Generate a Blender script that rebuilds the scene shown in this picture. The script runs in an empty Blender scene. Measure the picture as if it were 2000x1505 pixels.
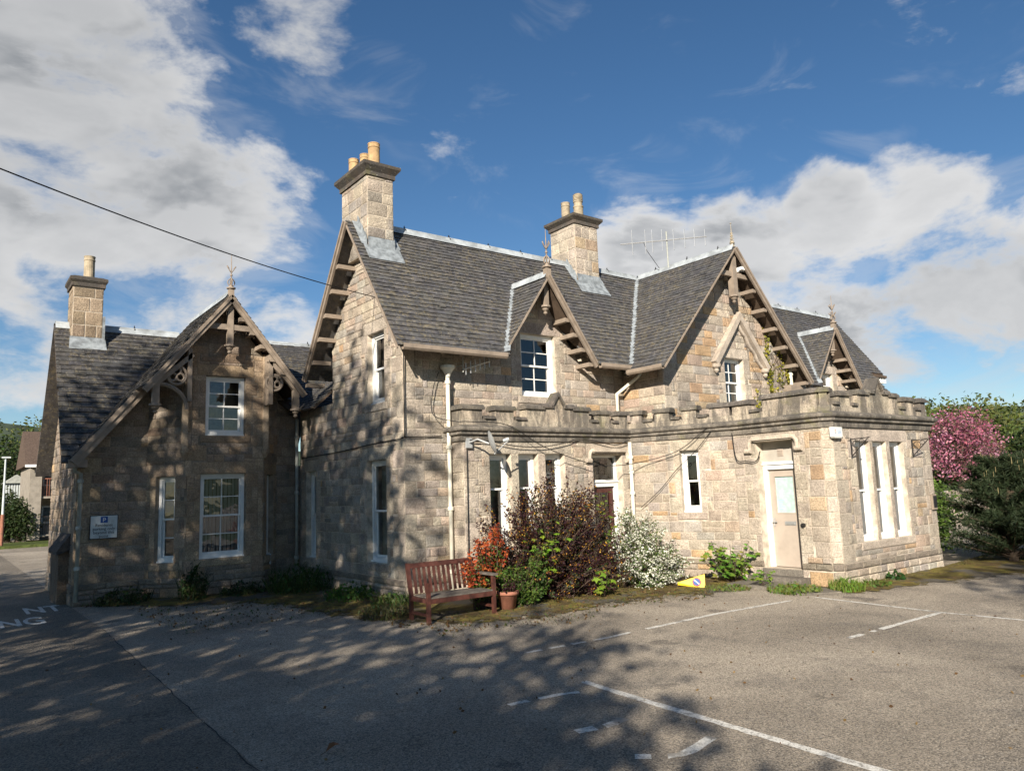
import bpy, math, random
from mathutils import Vector, Matrix

# ------------------------------------------------------------------ camera, sky, sun
SC = bpy.context.scene
COL = SC.collection
rnd = random.Random(11)
R = math.radians

CAM_H = 2.16
yaw, pitch, roll = R(-37.46), R(7.81), R(-2.076)
r0 = Vector((math.cos(yaw), math.sin(yaw), 0))
f0 = Vector((-math.sin(yaw)*math.cos(pitch), math.cos(yaw)*math.cos(pitch), math.sin(pitch)))
u0 = r0.cross(f0)
cr = math.cos(roll)*r0 + math.sin(roll)*u0
cu = -math.sin(roll)*r0 + math.cos(roll)*u0
cd = bpy.data.cameras.new('camera')
cam = bpy.data.objects.new('camera', cd); COL.objects.link(cam)
cam.matrix_world = Matrix(((cr.x, cu.x, -f0.x, 0), (cr.y, cu.y, -f0.y, 0), (cr.z, cu.z, -f0.z, CAM_H), (0, 0, 0, 1)))
cd.sensor_width = 36; cd.lens = 36*1460.3/2000; cd.clip_start = .05; cd.clip_end = 6000
SC.camera = cam

SUN_AZ, SUN_EL = 232.0, 25.0          # compass style: from +Y clockwise, where the sun stands
sd = Vector((math.sin(R(SUN_AZ))*math.cos(R(SUN_EL)), math.cos(R(SUN_AZ))*math.cos(R(SUN_EL)), math.sin(R(SUN_EL))))
sl = bpy.data.lights.new('sun', 'SUN'); sl.energy = 5.0; sl.angle = R(.53); sl.color = (1, .91, .785)
sun = bpy.data.objects.new('sun', sl); COL.objects.link(sun)
sun.rotation_euler = sd.to_track_quat('Z', 'Y').to_euler()

SC.view_settings.view_transform = 'Standard'
SC.view_settings.look = 'None'
SC.view_settings.exposure = 0.84
SC.view_settings.gamma = 1
SC.view_settings.use_curve_mapping = False
SC.cycles.adaptive_threshold = .02; SC.cycles.max_bounces = 5; SC.cycles.diffuse_bounces = 2; SC.cycles.glossy_bounces = 2; SC.cycles.transparent_max_bounces = 8; SC.cycles.transmission_bounces = 2
SC.cycles.caustics_reflective = False; SC.cycles.caustics_refractive = False

def pixdir(u, v):
    return (cr*((u-1000)/1460.3) - cu*((v-752.5)/1460.3) + f0).normalized()

def build_world():
    w = bpy.data.worlds.new('World'); SC.world = w; w.use_nodes = True
    w.cycles.sampling_method = 'MANUAL'; w.cycles.sample_map_resolution = 512
    nt = w.node_tree; nt.nodes.clear()
    N = lambda t: nt.nodes.new(t)
    lk = nt.links.new
    out = N('ShaderNodeOutputWorld'); bg = N('ShaderNodeBackground'); bg.inputs[1].default_value = .05
    lk(bg.outputs[0], out.inputs[0])
    sky = N('ShaderNodeTexSky'); sky.sky_type = 'NISHITA'; sky.sun_disc = False
    sky.sun_elevation = R(SUN_EL); sky.sun_rotation = R(SUN_AZ); sky.air_density = 1.0; sky.dust_density = 0.0; sky.ozone_density = 3.5
    tc = N('ShaderNodeTexCoord')
    sep = N('ShaderNodeSeparateXYZ'); lk(tc.outputs['Generated'], sep.inputs[0])
    def M(op, a, b=None, c=None, clamp=False):
        n = N('ShaderNodeMath'); n.operation = op; n.use_clamp = clamp
        for i, x in enumerate((a, b, c)):
            if x is None: continue
            if hasattr(x, 'is_linked'): lk(x, n.inputs[i])
            else: n.inputs[i].default_value = x
        return n.outputs[0]
    def SS(x, a, b):
        n = N('ShaderNodeMapRange'); n.interpolation_type = 'SMOOTHSTEP'
        lk(x, n.inputs[0]); n.inputs[1].default_value = a; n.inputs[2].default_value = b
        return n.outputs[0]
    zc = M('ADD', M('MAXIMUM', sep.outputs[2], 0.0), .16)
    comb = N('ShaderNodeCombineXYZ'); lk(M('DIVIDE', sep.outputs[0], M('POWER', zc, .35)), comb.inputs[0]); lk(M('DIVIDE', sep.outputs[1], M('POWER', zc, .35)), comb.inputs[1])
    lk(M('MULTIPLY', sep.outputs[2], 2.2), comb.inputs[2])
    def noise(scale, detail, rough, off, dist=0.0):
        mp = N('ShaderNodeMapping'); mp.inputs['Location'].default_value = off
        lk(comb.outputs[0], mp.inputs[0])
        n = N('ShaderNodeTexNoise'); n.inputs['Scale'].default_value = scale; n.inputs['Detail'].default_value = detail
        n.inputs['Roughness'].default_value = rough; n.inputs['Distortion'].default_value = dist
        lk(mp.outputs[0], n.inputs['Vector']); return n.outputs[0]
    n1 = noise(4.2, 7, .60, (3.1, 1.7, 0), .2)
    n2 = noise(4.2, 4, .58, (3.1-.05*sd.x, 1.7-.05*sd.y, -.10), .2)
    n3 = noise(5.5, 5, .62, (9.2, 4.4, 2.0), .8)
    # cloud banks of the day, as directions in the sky
    # (direction px, py, radius deg, weight, greyness)
    banks = [(60, 90, 11, 1.15, .6), (190, 290, 11, 1.15, .45), (410, 385, 7.5, 1.1, .25), (130, 540, 10, .78, .35), (420, 580, 5, .7, .3),
             (1250, 490, 5, 1.05, .05), (1440, 520, 6, 1.1, .2), (1610, 410, 3.6, .95, .35), (1660, 530, 6.5, 1.05, .15), (1850, 480, 6, 1.05, .1), (1960, 560, 8, 1.0, .15), (1880, 660, 8, .78, .45), (560, 650, 3.5, .8, .1),
             (600, 70, 6, .42, .6), (690, 150, 5, .36, .5), (1080, 10, 3, .5, .2), (1900, 230, 9, .2, .2), (900, 380, 7, .15, 0)]
    acc = None; gry = None
    for (px, py, rad, wt, gy) in banks:
        c = pixdir(px, py)
        dn = N('ShaderNodeVectorMath'); dn.operation = 'DOT_PRODUCT'; lk(tc.outputs['Generated'], dn.inputs[0]); dn.inputs[1].default_value = c
        mk = SS(dn.outputs['Value'], math.cos(R(rad*1.25)), math.cos(R(rad*.25)))
        m = M('MULTIPLY', mk, wt); acc = m if acc is None else M('MAXIMUM', acc, m)
        m = M('MULTIPLY', mk, gy); gry = m if gry is None else M('MAXIMUM', gry, m)
    # elsewhere scattered cloud goes on
    front = N('ShaderNodeVectorMath'); front.operation = 'DOT_PRODUCT'; lk(tc.outputs['Generated'], front.inputs[0]); front.inputs[1].default_value = f0
    far = M('MULTIPLY', SS(front.outputs['Value'], .72, .5), .2)
    acc = M('MAXIMUM', acc, far)
    cov = M('ADD', M('MULTIPLY', n1, 1.6), M('MULTIPLY', acc, .46))
    dens = M('MULTIPLY', SS(cov, .99, 1.28), .97)
    wisp = M('MULTIPLY', SS(M('ADD', n3, M('MULTIPLY', acc, .30)), .56, .9), .28)
    dens = M('MAXIMUM', dens, wisp)
    lit = SS(M('SUBTRACT', n1, n2), -.09, .10)
    thick = SS(cov, 1.12, 1.5)
    shade = M('MULTIPLY', thick, M('SUBTRACT', 1.0, M('MULTIPLY', lit, .75)))
    shade = M('MINIMUM', M('ADD', M('MULTIPLY', shade, .7), M('MULTIPLY', gry, .62)), 1.0)
    mixc = N('ShaderNodeMix'); mixc.data_type = 'RGBA'
    lk(shade, mixc.inputs[0]); mixc.inputs[6].default_value = (9.4, 9.35, 9.3, 1); mixc.inputs[7].default_value = (2.9, 3.1, 3.35, 1)
    fin = N('ShaderNodeMix'); fin.data_type = 'RGBA'
    hs = N('ShaderNodeHueSaturation'); hs.inputs['Saturation'].default_value = 1.14; hs.inputs['Value'].default_value = 1.12; lk(sky.outputs[0], hs.inputs['Color'])
    lk(dens, fin.inputs[0]); lk(hs.outputs[0], fin.inputs[6]); lk(mixc.outputs[2], fin.inputs[7])
    lk(fin.outputs[2], bg.inputs[0])
build_world()

# ------------------------------------------------------------------ helpers
def camproj_area(pts):
    q = []
    for p in pts:
        v = Vector(p) - Vector((0, 0, CAM_H)); d = v.dot(f0)
        if d < .2: return 0
        q.append((1000+1460.3*v.dot(cr)/d, 752.5-1460.3*v.dot(cu)/d))
    if any(x < -40 or x > 2040 or y < -40 or y > 1545 for x, y in q): return 0
    a = 0
    for i in range(len(q)):
        a += q[i-1][0]*q[i][1] - q[i][0]*q[i-1][1]
    return a/2

class MB:
    def __init__(s): s.v = []; s.f = []; s.c = []
    def add(s, vs, fs, col=(1, 1, 1)):
        b = len(s.v); s.v += [tuple(p) for p in vs]
        for f in fs: s.f.append(tuple(i+b for i in f)); s.c.append(col)
    def box(s, x0, x1, y0, y1, z0, z1, col=(1, 1, 1)):
        s.add([(x0,y0,z0),(x1,y0,z0),(x1,y1,z0),(x0,y1,z0),(x0,y0,z1),(x1,y0,z1),(x1,y1,z1),(x0,y1,z1)],
              [(0,3,2,1),(4,5,6,7),(0,1,5,4),(1,2,6,5),(2,3,7,6),(3,0,4,7)], col)
    def prism(s, poly, ext, col=(1, 1, 1)):
        n = len(poly); e = Vector(ext); p = [Vector(q) for q in poly]
        s.add(p+[q+e for q in p], [tuple(range(n))[::-1], tuple(range(n, 2*n))]+[(i, (i+1) % n, n+(i+1) % n, n+i) for i in range(n)], col)
    def bar(s, a, b, wdt, hgt, up=(0, 0, 1), col=(1, 1, 1)):
        a = Vector(a); b = Vector(b); d = (b-a).normalized(); up = Vector(up)
        sd_ = d.cross(up)
        if sd_.length < 1e-4: sd_ = d.cross(Vector((1, 0, 0)))
        sd_.normalize(); up = sd_.cross(d)
        q = [sd_*x*wdt/2+up*y*hgt/2 for x, y in ((-1,-1),(1,-1),(1,1),(-1,1))]
        s.add([a+k for k in q]+[b+k for k in q], [(0,3,2,1),(4,5,6,7),(0,1,5,4),(1,2,6,5),(2,3,7,6),(3,0,4,7)], col)
    def tube(s, pts, r, seg=8, col=(1, 1, 1), cap=True):
        P = [Vector(p) for p in pts]; rs = r if isinstance(r, (list, tuple)) else [r]*len(P)
        vs = []; ref = None
        for i, p in enumerate(P):
            d = (P[min(i+1, len(P)-1)]-P[max(i-1, 0)]).normalized()
            if ref is None:
                ref = d.cross(Vector((0, 0, 1)))
                if ref.length < .05: ref = d.cross(Vector((1, 0, 0)))
            a = (ref-d*ref.dot(d)).normalized(); b = d.cross(a); ref = a
            for k in range(seg):
                t = 2*math.pi*k/seg; vs.append(p+(a*math.cos(t)+b*math.sin(t))*rs[i])
        fs = [(i*seg+k, i*seg+(k+1) % seg, (i+1)*seg+(k+1) % seg, (i+1)*seg+k) for i in range(len(P)-1) for k in range(seg)]
        if cap: fs += [tuple(range(seg))[::-1], tuple((len(P)-1)*seg+k for k in range(seg))]
        s.add(vs, fs, col)
    def lathe(s, c, prof, seg=16, col=(1, 1, 1)):
        vs = []
        for r, z in prof:
            for k in range(seg):
                t = 2*math.pi*k/seg; vs.append((c[0]+r*math.cos(t), c[1]+r*math.sin(t), c[2]+z))
        n = len(prof)
        fs = [(i*seg+k, i*seg+(k+1) % seg, (i+1)*seg+(k+1) % seg, (i+1)*seg+k) for i in range(n-1) for k in range(seg)]
        fs += [tuple(range(seg))[::-1], tuple((n-1)*seg+k for k in range(seg))]
        s.add(vs, fs, col)
    def build(s, name, mat, parent=None, smooth=False):
        me = bpy.data.meshes.new(name)
        me.from_pydata(s.v, [], s.f)
        at = me.color_attributes.new('col', 'FLOAT_COLOR', 'CORNER')
        buf = []
        for f, c in zip(s.f, s.c):
            buf += [c[0], c[1], c[2], 1.0]*len(f)
        at.data.foreach_set('color', buf)
        if smooth: me.polygons.foreach_set('use_smooth', [True]*len(me.polygons))
        me.materials.append(mat)
        o = bpy.data.objects.new(name, me); COL.objects.link(o)
        put(o, parent)
        return o

def put(o, parent):
    if parent is None: return
    o.parent = parent
    if parent.type == 'EMPTY': o.matrix_parent_inverse = Matrix.Translation(-parent.location)

def thing(name, label, cat, loc, group=None):
    o = bpy.data.objects.new(name, None); COL.objects.link(o); o.location = loc; o.empty_display_size = .3
    tag(o, label, cat, group); return o
def tag(o, label=None, cat=None, group=None, kind=None):
    if label: o['label'] = label
    if cat: o['category'] = cat
    if group: o['group'] = group
    if kind: o['kind'] = kind
    return o

# ------------------------------------------------------------------ materials
def newmat(name):
    m = bpy.data.materials.new(name); m.use_nodes = True
    nt = m.node_tree; nt.nodes.clear()
    o = nt.nodes.new('ShaderNodeOutputMaterial'); b = nt.nodes.new('ShaderNodeBsdfPrincipled')
    nt.links.new(b.outputs[0], o.inputs[0])
    return m, nt, b, o
def nz(nt, vec, scale, detail=6, rough=.6, dist=0):
    n = nt.nodes.new('ShaderNodeTexNoise'); n.inputs['Scale'].default_value = scale; n.inputs['Detail'].default_value = detail
    n.inputs['Roughness'].default_value = rough; n.inputs['Distortion'].default_value = dist
    nt.links.new(vec, n.inputs['Vector']); return n.outputs[0]
def rng(nt, x, a, b, c=0., d=1., smooth=True):
    n = nt.nodes.new('ShaderNodeMapRange'); n.interpolation_type = 'SMOOTHSTEP' if smooth else 'LINEAR'
    nt.links.new(x, n.inputs[0])
    for i, v in enumerate((a, b, c, d)): n.inputs[1+i].default_value = v
    return n.outputs[0]
def mixc(nt, fac, a, b, mode='MIX'):
    n = nt.nodes.new('ShaderNodeMix'); n.data_type = 'RGBA'; n.blend_type = mode
    for i, x in ((0, fac), (6, a), (7, b)):
        if hasattr(x, 'is_linked'): nt.links.new(x, n.inputs[i])
        elif i == 0: n.inputs[0].default_value = x
        else: n.inputs[i].default_value = (*x, 1)
    return n.outputs[2]
def bump(nt, b, h, strength, dist):
    n = nt.nodes.new('ShaderNodeBump'); n.inputs['Strength'].default_value = strength; n.inputs['Distance'].default_value = dist
    nt.links.new(h, n.inputs['Height']); nt.links.new(n.outputs[0], b.inputs['Normal'])
def coords(nt):
    t = nt.nodes.new('ShaderNodeTexCoord'); return t.outputs['Object']
def attr(nt):
    a = nt.nodes.new('ShaderNodeAttribute'); a.attribute_name = 'col'; return a.outputs['Color']
def mth(nt, op, a, b):
    n = nt.nodes.new('ShaderNodeMath'); n.operation = op
    for i, x in enumerate((a, b)):
        if hasattr(x, 'is_linked'): nt.links.new(x, n.inputs[i])
        else: n.inputs[i].default_value = x
    return n.outputs[0]

def mat_stone(name, bs=.8, lichen=0., dark=0., speck=.42):
    m, nt, b, o = newmat(name); v = coords(nt)
    c = attr(nt)
    c = mixc(nt, .75, c, mixc(nt, rng(nt, nz(nt, v, 3.3, 5), .3, .7), (.72, .70, .68), (1.2, 1.18, 1.14)), 'MULTIPLY')
    sp = nz(nt, v, 34, 4, .75)
    c = mixc(nt, speck, c, mixc(nt, rng(nt, sp, .38, .62), (.40, .37, .35), (1.45, 1.43, 1.4)), 'MULTIPLY')
    st = rng(nt, nz(nt, v, .8, 7, .65, .5), .55, .75)
    c = mixc(nt, mth(nt, 'MULTIPLY', st, .28), c, (.13, .115, .10))
    mq = nt.nodes.new('ShaderNodeMapping'); mq.inputs['Scale'].default_value = (1, 1, .16); nt.links.new(v, mq.inputs[0])
    c = mixc(nt, mth(nt, 'MULTIPLY', rng(nt, nz(nt, mq.outputs[0], 2.6, 6, .65), .54, .72), .42), c, (.15, .135, .12))
    if dark > 0:
        mp = nt.nodes.new('ShaderNodeMapping'); mp.inputs['Scale'].default_value = (1, 1, .3); nt.links.new(v, mp.inputs[0])
        st2 = rng(nt, nz(nt, mp.outputs[0], 3.4, 8, .7, .6), .40, .58)
        c = mixc(nt, mth(nt, 'MULTIPLY', st2, dark), c, (.075, .070, .064))
    if lichen > 0:
        li = rng(nt, nz(nt, v, 17, 6, .75), .60, .68)
        li = mth(nt, 'MULTIPLY', li, rng(nt, nz(nt, v, 2.3, 3), .4, .6))
        c = mixc(nt, mth(nt, 'MULTIPLY', li, lichen), c, (.56, .55, .47))
        gr = rng(nt, nz(nt, v, 1.9, 4, .6), .58, .72)
        c = mixc(nt, mth(nt, 'MULTIPLY', gr, lichen*.5), c, (.20, .19, .08))
    nt.links.new(c, b.inputs['Base Color']); b.inputs['Roughness'].default_value = .9
    b.inputs['Specular IOR Level'].default_value = .2
    h = mth(nt, 'ADD', nz(nt, v, 22, 6, .7), mth(nt, 'MULTIPLY', nz(nt, v, 75, 3, .7), .5))
    bump(nt, b, h, bs, .045)
    return m
def mat_plain(name, col, rough=.6, var=.2, vs=6, bs=.15, bd=.01, spec=.3, metal=0, use_attr=False, dirt=0.):
    m, nt, b, o = newmat(name); v = coords(nt)
    c = attr(nt) if use_attr else None
    lo = tuple(1-var for _ in range(3)); hi = tuple(1+var for _ in range(3))
    f = mixc(nt, rng(nt, nz(nt, v, vs, 6), .3, .7), lo, hi)
    c = mixc(nt, 1., c if use_attr else col, f, 'MULTIPLY')
    if dirt: c = mixc(nt, mth(nt, 'MULTIPLY', rng(nt, nz(nt, v, vs*.7, 8, .7, .5), .5, .72), dirt), c, (.09, .08, .065))
    nt.links.new(c, b.inputs['Base Color']); b.inputs['Roughness'].default_value = rough
    b.inputs['Specular IOR Level'].default_value = spec; b.inputs['Metallic'].default_value = metal
    if bs: bump(nt, b, nz(nt, v, vs*6, 5, .65), bs, bd)
    return m
def mat_leaf(name, trans=.35, rough=.55):
    m, nt, b, o = newmat(name); v = coords(nt); c = attr(nt)
    c = mixc(nt, .5, c, mixc(nt, rng(nt, nz(nt, v, 2.5, 3), .3, .7), (.7, .7, .65), (1.3, 1.3, 1.25)), 'MULTIPLY')
    nt.links.new(c, b.inputs['Base Color']); b.inputs['Roughness'].default_value = rough; b.inputs['Specular IOR Level'].default_value = .25
    t = nt.nodes.new('ShaderNodeBsdfTranslucent'); nt.links.new(c, t.inputs[0])
    mx = nt.nodes.new('ShaderNodeMixShader'); mx.inputs[0].default_value = trans
    nt.links.new(b.outputs[0], mx.inputs[1]); nt.links.new(t.outputs[0], mx.inputs[2]); nt.links.new(mx.outputs[0], o.inputs[0])
    return m
def mat_glass():
    m, nt, b, o = newmat('window_glass')
    tr = nt.nodes.new('ShaderNodeBsdfTransparent'); tr.inputs[0].default_value = (.80, .84, .84, 1)
    gl = nt.nodes.new('ShaderNodeBsdfGlossy'); gl.inputs['Roughness'].default_value = .015; gl.inputs[0].default_value = (.95, .97, 1, 1)
    v = coords(nt); nb = nt.nodes.new('ShaderNodeBump'); nb.inputs['Strength'].default_value = .12; nb.inputs['Distance'].default_value = .02
    nt.links.new(nz(nt, v, 3.0, 2, .5), nb.inputs['Height']); nt.links.new(nb.outputs[0], gl.inputs['Normal'])
    fr = nt.nodes.new('ShaderNodeFresnel'); fr.inputs[0].default_value = 1.9
    mx = nt.nodes.new('ShaderNodeMixShader'); nt.links.new(fr.outputs[0], mx.inputs[0])
    nt.links.new(tr.outputs[0], mx.inputs[1]); nt.links.new(gl.outputs[0], mx.inputs[2]); nt.links.new(mx.outputs[0], o.inputs[0])
    return m
def mat_slate():
    m, nt, b, o = newmat('roof_slate'); v = coords(nt); c = attr(nt)
    c = mixc(nt, .8, c, mixc(nt, rng(nt, nz(nt, v, 7, 6), .3, .7), (.6, .6, .6), (1.3, 1.3, 1.3)), 'MULTIPLY')
    li = mth(nt, 'MULTIPLY', rng(nt, nz(nt, v, 11, 7, .75, .5), .50, .62), rng(nt, nz(nt, v, .8, 4), .36, .58))
    c = mixc(nt, mth(nt, 'MULTIPLY', li, .6), c, (.23, .19, .11))
    pl = mth(nt, 'MULTIPLY', rng(nt, nz(nt, v, 19, 5, .75), .58, .66), .55)
    c = mixc(nt, pl, c, (.33, .32, .30))
    nt.links.new(c, b.inputs['Base Color']); b.inputs['Roughness'].default_value = .62; b.inputs['Specular IOR Level'].default_value = .35
    bump(nt, b, nz(nt, v, 30, 6, .7), .35, .012)
    return m
def mat_asphalt(name='asphalt', k=1.):
    m, nt, b, o = newmat(name); v = coords(nt)
    c = mixc(nt, rng(nt, nz(nt, v, .28, 6, .6, .4), .35, .65), (.255, .230, .192), (.41, .370, .308))
    c = mixc(nt, mth(nt, 'MULTIPLY', rng(nt, nz(nt, v, 1.1, 8, .7, .8), .48, .70), .6), c, (.185, .174, .156))
    c = mixc(nt, mth(nt, 'MULTIPLY', rng(nt, nz(nt, v, .9, 3, .5, .3), .66, .72), .55), c, (.075, .070, .066))
    vo = nt.nodes.new('ShaderNodeTexVoronoi'); vo.inputs['Scale'].default_value = 85; nt.links.new(v, vo.inputs['Vector'])
    hs = nt.nodes.new('ShaderNodeSeparateColor'); nt.links.new(vo.outputs['Color'], hs.inputs[0])
    c = mixc(nt, .9, c, mixc(nt, rng(nt, hs.outputs[0], .0, 1., 0, 1, False), (.42, .42, .42), (1.62, 1.57, 1.5)), 'MULTIPLY')
    c = mixc(nt, mth(nt, 'MULTIPLY', rng(nt, hs.outputs[1], .955, .97), .6), c, (.52, .48, .42))
    ve = nt.nodes.new('ShaderNodeTexVoronoi'); ve.feature = 'DISTANCE_TO_EDGE'; ve.inputs['Scale'].default_value = .42
    dn = nt.nodes.new('ShaderNodeVectorMath'); dn.operation = 'ADD'; nt.links.new(v, dn.inputs[0])
    nn = nt.nodes.new('ShaderNodeTexNoise'); nn.inputs['Scale'].default_value = 2.2; nn.inputs['Detail'].default_value = 6; nt.links.new(v, nn.inputs['Vector']); nt.links.new(nn.outputs['Color'], dn.inputs[1])
    nt.links.new(dn.outputs[0], ve.inputs['Vector'])
    ck = mth(nt, 'MULTIPLY', rng(nt, ve.outputs['Distance'], .0035, .008, 1, 0), rng(nt, nz(nt, v, .5, 2), .52, .6))
    c = mixc(nt, mth(nt, 'MULTIPLY', ck, .4), c, (.05, .047, .044))
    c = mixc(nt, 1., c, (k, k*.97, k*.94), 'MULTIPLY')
    nt.links.new(c, b.inputs['Base Color']); b.inputs['Roughness'].default_value = .9; b.inputs['Specular IOR Level'].default_value = .2
    h = mth(nt, 'ADD', mth(nt, 'MULTIPLY', vo.outputs['Distance'], -1.), mth(nt, 'MULTIPLY', nz(nt, v, 140, 3), .6))
    bump(nt, b, h, .8, .016)
    return m
def mat_paint():
    m, nt, b, o = newmat('worn_road_paint'); v = coords(nt)
    fac = mth(nt, 'MULTIPLY', rng(nt, nz(nt, v, 13, 9, .85), .42, .49), rng(nt, nz(nt, v, 2.6, 4), .36, .46))
    c = mixc(nt, fac, (.27, .25, .215), mixc(nt, rng(nt, nz(nt, v, 60, 4), .35, .65), (.56, .53, .46), (.78, .75, .68)))
    nt.links.new(c, b.inputs['Base Color']); b.inputs['Roughness'].default_value = .8
    bump(nt, b, nz(nt, v, 140, 3), .4, .006)
    return m
def mat_moss():
    m, nt, b, o = newmat('moss_and_litter'); v = coords(nt)
    c = mixc(nt, rng(nt, nz(nt, v, 2.2, 8, .7, .6), .35, .65), (.095, .068, .038), (.215, .180, .046))
    c = mixc(nt, rng(nt, nz(nt, v, 5.0, 6, .7), .56, .70), c, (.25, .145, .055))
    c = mixc(nt, rng(nt, nz(nt, v, 1.1, 5, .6), .5, .62), c, (.120, .108, .09))
    c = mixc(nt, rng(nt, nz(nt, v, 60, 3, .7), .64, .7), c, (.26, .20, .12))
    nt.links.new(c, b.inputs['Base Color']); b.inputs['Roughness'].default_value = .95; b.inputs['Specular IOR Level'].default_value = .1
    bump(nt, b, nz(nt, v, 45, 7, .75), .9, .03)
    sp = nt.nodes.new('ShaderNodeSeparateColor'); nt.links.new(attr(nt), sp.inputs[0])
    al = rng(nt, mth(nt, 'ADD', sp.outputs[0], mth(nt, 'MULTIPLY', nz(nt, v, 3.2, 8, .7), 1.3)), .78, .96)
    nt.links.new(al, b.inputs['Alpha'])
    return m

ST = mat_stone('rubble_stone'); ASH = mat_stone('dressed_stone', .28, 0, 0, .28)
PAR = mat_stone('weathered_parapet_stone', .5, .9, .78)
MORT = mat_plain('lime_mortar', (.53, .46, .37), .95, .3, 5, .6, .012, .1, dirt=.35)
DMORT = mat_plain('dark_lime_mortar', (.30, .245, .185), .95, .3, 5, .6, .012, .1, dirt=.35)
SLATE = mat_slate()
LEAD = mat_plain('lead_sheet', (.235, .26, .275), .55, .38, 7, .25, .01, .5, dirt=.2)
LEADW = mat_plain('pale_zinc_ridge', (.36, .39, .405), .5, .3, 3, .2, .01, .4, dirt=.25)
WOOD = mat_plain('brown_painted_timber', (.27, .218, .17), .62, .16, 5, .2, .006, .3, dirt=.35)
DWOOD = mat_plain('dark_soffit_board', (.10, .072, .052), .75, .25, 5, .2, .006, .2)
WHITE = mat_plain('white_gloss_paint', (.80, .80, .77), .4, .06, 6, .06, .004, .4, dirt=.06)
CREAM = mat_plain('cream_pipe_paint', (.70, .67, .56), .45, .08, 5, .05, .004, .4, dirt=.12)
GREYPIPE = mat_plain('grey_pipe_paint', (.36, .37, .33), .55, .15, 5, .1, .004, .3, dirt=.2)
GLASS = mat_glass()
CURT = mat_plain('net_curtain', (.50, .50, .45), .9, .12, 12, .1, .01, .1)
BLIND = mat_plain('grey_vertical_blind', (.36, .37, .39), .8, .08, 4, 0, .01, .2)
DOORP = mat_plain('beige_door_paint', (.415, .35, .29), .55, .07, 3, .06, .004, .3, dirt=.12)
OVER = mat_plain('pale_overdoor_paint', (.42, .385, .33), .8, .1, 4, .1, .01, .2, dirt=.15)
REDD = mat_plain('dark_red_door_paint', (.065, .020, .016), .4, .15, 5, .06, .004, .4)
OBSC = mat_plain('obscured_door_glass', (.42, .55, .52), .25, .12, 9, .15, .01, .5)
PAPER = mat_plain('white_paper', (.74, .76, .76), .8, .05, 20, 0, .01, .2)
IRON = mat_plain('black_iron', (.022, .020, .019), .55, .3, 14, .15, .004, .4)
CABLE = mat_plain('black_cable', (.014, .013, .013), .6, .1, 10, 0, .01, .3)
ALU = mat_plain('dull_aluminium', (.55, .55, .54), .38, .1, 8, .05, .003, .5, .6)
DISHM = mat_plain('grey_dish_paint', (.34, .35, .35), .5, .1, 8, .05, .003, .4)
POTB = mat_plain('buff_clay_pot', (.46, .31, .16), .8, .25, 6, .15, .006, .2, dirt=.5)
POTG = mat_plain('weathered_clay_pot', (.36, .30, .21), .85, .25, 7, .2, .006, .2, dirt=.5)
TERRA = mat_plain('terracotta', (.30, .13, .085), .8, .2, 8, .15, .006, .2, dirt=.35)
BENCH = mat_plain('red_brown_bench_paint', (.070, .024, .017), .55, .45, 9, .15, .004, .35, dirt=.25)
GREYW = mat_plain('weathered_grey_timber', (.115, .10, .085), .85, .35, 12, .3, .006, .2)
LEAF = mat_leaf('leaf'); PETAL = mat_leaf('petal', .3, .6); NEEDLE = mat_leaf('needle', .12, .6)
BARK = mat_plain('bark', (.085, .062, .045), .95, .35, 9, .7, .02, .1)
ASPHD = mat_plain('dark_tar', (.05, .048, .045), .9, .3, 20, .3, .01, .1); ASPH = mat_asphalt(); ROADM = mat_asphalt('shade_toned_asphalt', .66); PAINT = mat_paint(); MOSS = mat_moss()
PAVE = mat_stone('paving_stone', .4, .25, .35)
SIGNW = mat_plain('sign_grey_white', (.52, .56, .56), .5, .1, 9, 0, .01, .3, dirt=.25)
SIGNB = mat_plain('sign_blue', (.02, .07, .26), .5, .05, 9, 0, .01, .3)
SIGNR = mat_plain('sign_red', (.42, .02, .02), .5, .05, 9, 0, .01, .3)
BLACK = mat_plain('sign_black', (.02, .02, .022), .6, .05, 9, 0, .01, .3)
YELL = mat_plain('yellow_plastic', (.75, .50, .015), .45, .1, 6, .1, .01, .4)
PLAST = mat_plain('cream_plastic', (.70, .71, .66), .45, .05, 9, 0, .01, .4)
BLUEP = mat_plain('pale_blue_plastic', (.30, .42, .62), .45, .05, 9, 0, .01, .4)
RENDER = mat_plain('harled_wall', (.27, .24, .20), .95, .15, 4, .4, .02, .1)
TILE = mat_plain('brown_roof_tile', (.105, .075, .058), .85, .3, 12, .4, .02, .15)
VERGE = mat_plain('grass_turf', (.075, .095, .028), .95, .4, 6, .6, .03, .1)
HILLM = mat_plain('wooded_hillside', (.045, .058, .042), .95, .4, .05, .5, .5, .05)
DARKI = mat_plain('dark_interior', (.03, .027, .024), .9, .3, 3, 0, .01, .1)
REDROOF = mat_plain('red_painted_metal', (.34, .05, .03), .6, .15, 6, .05, .01, .3)

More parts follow.
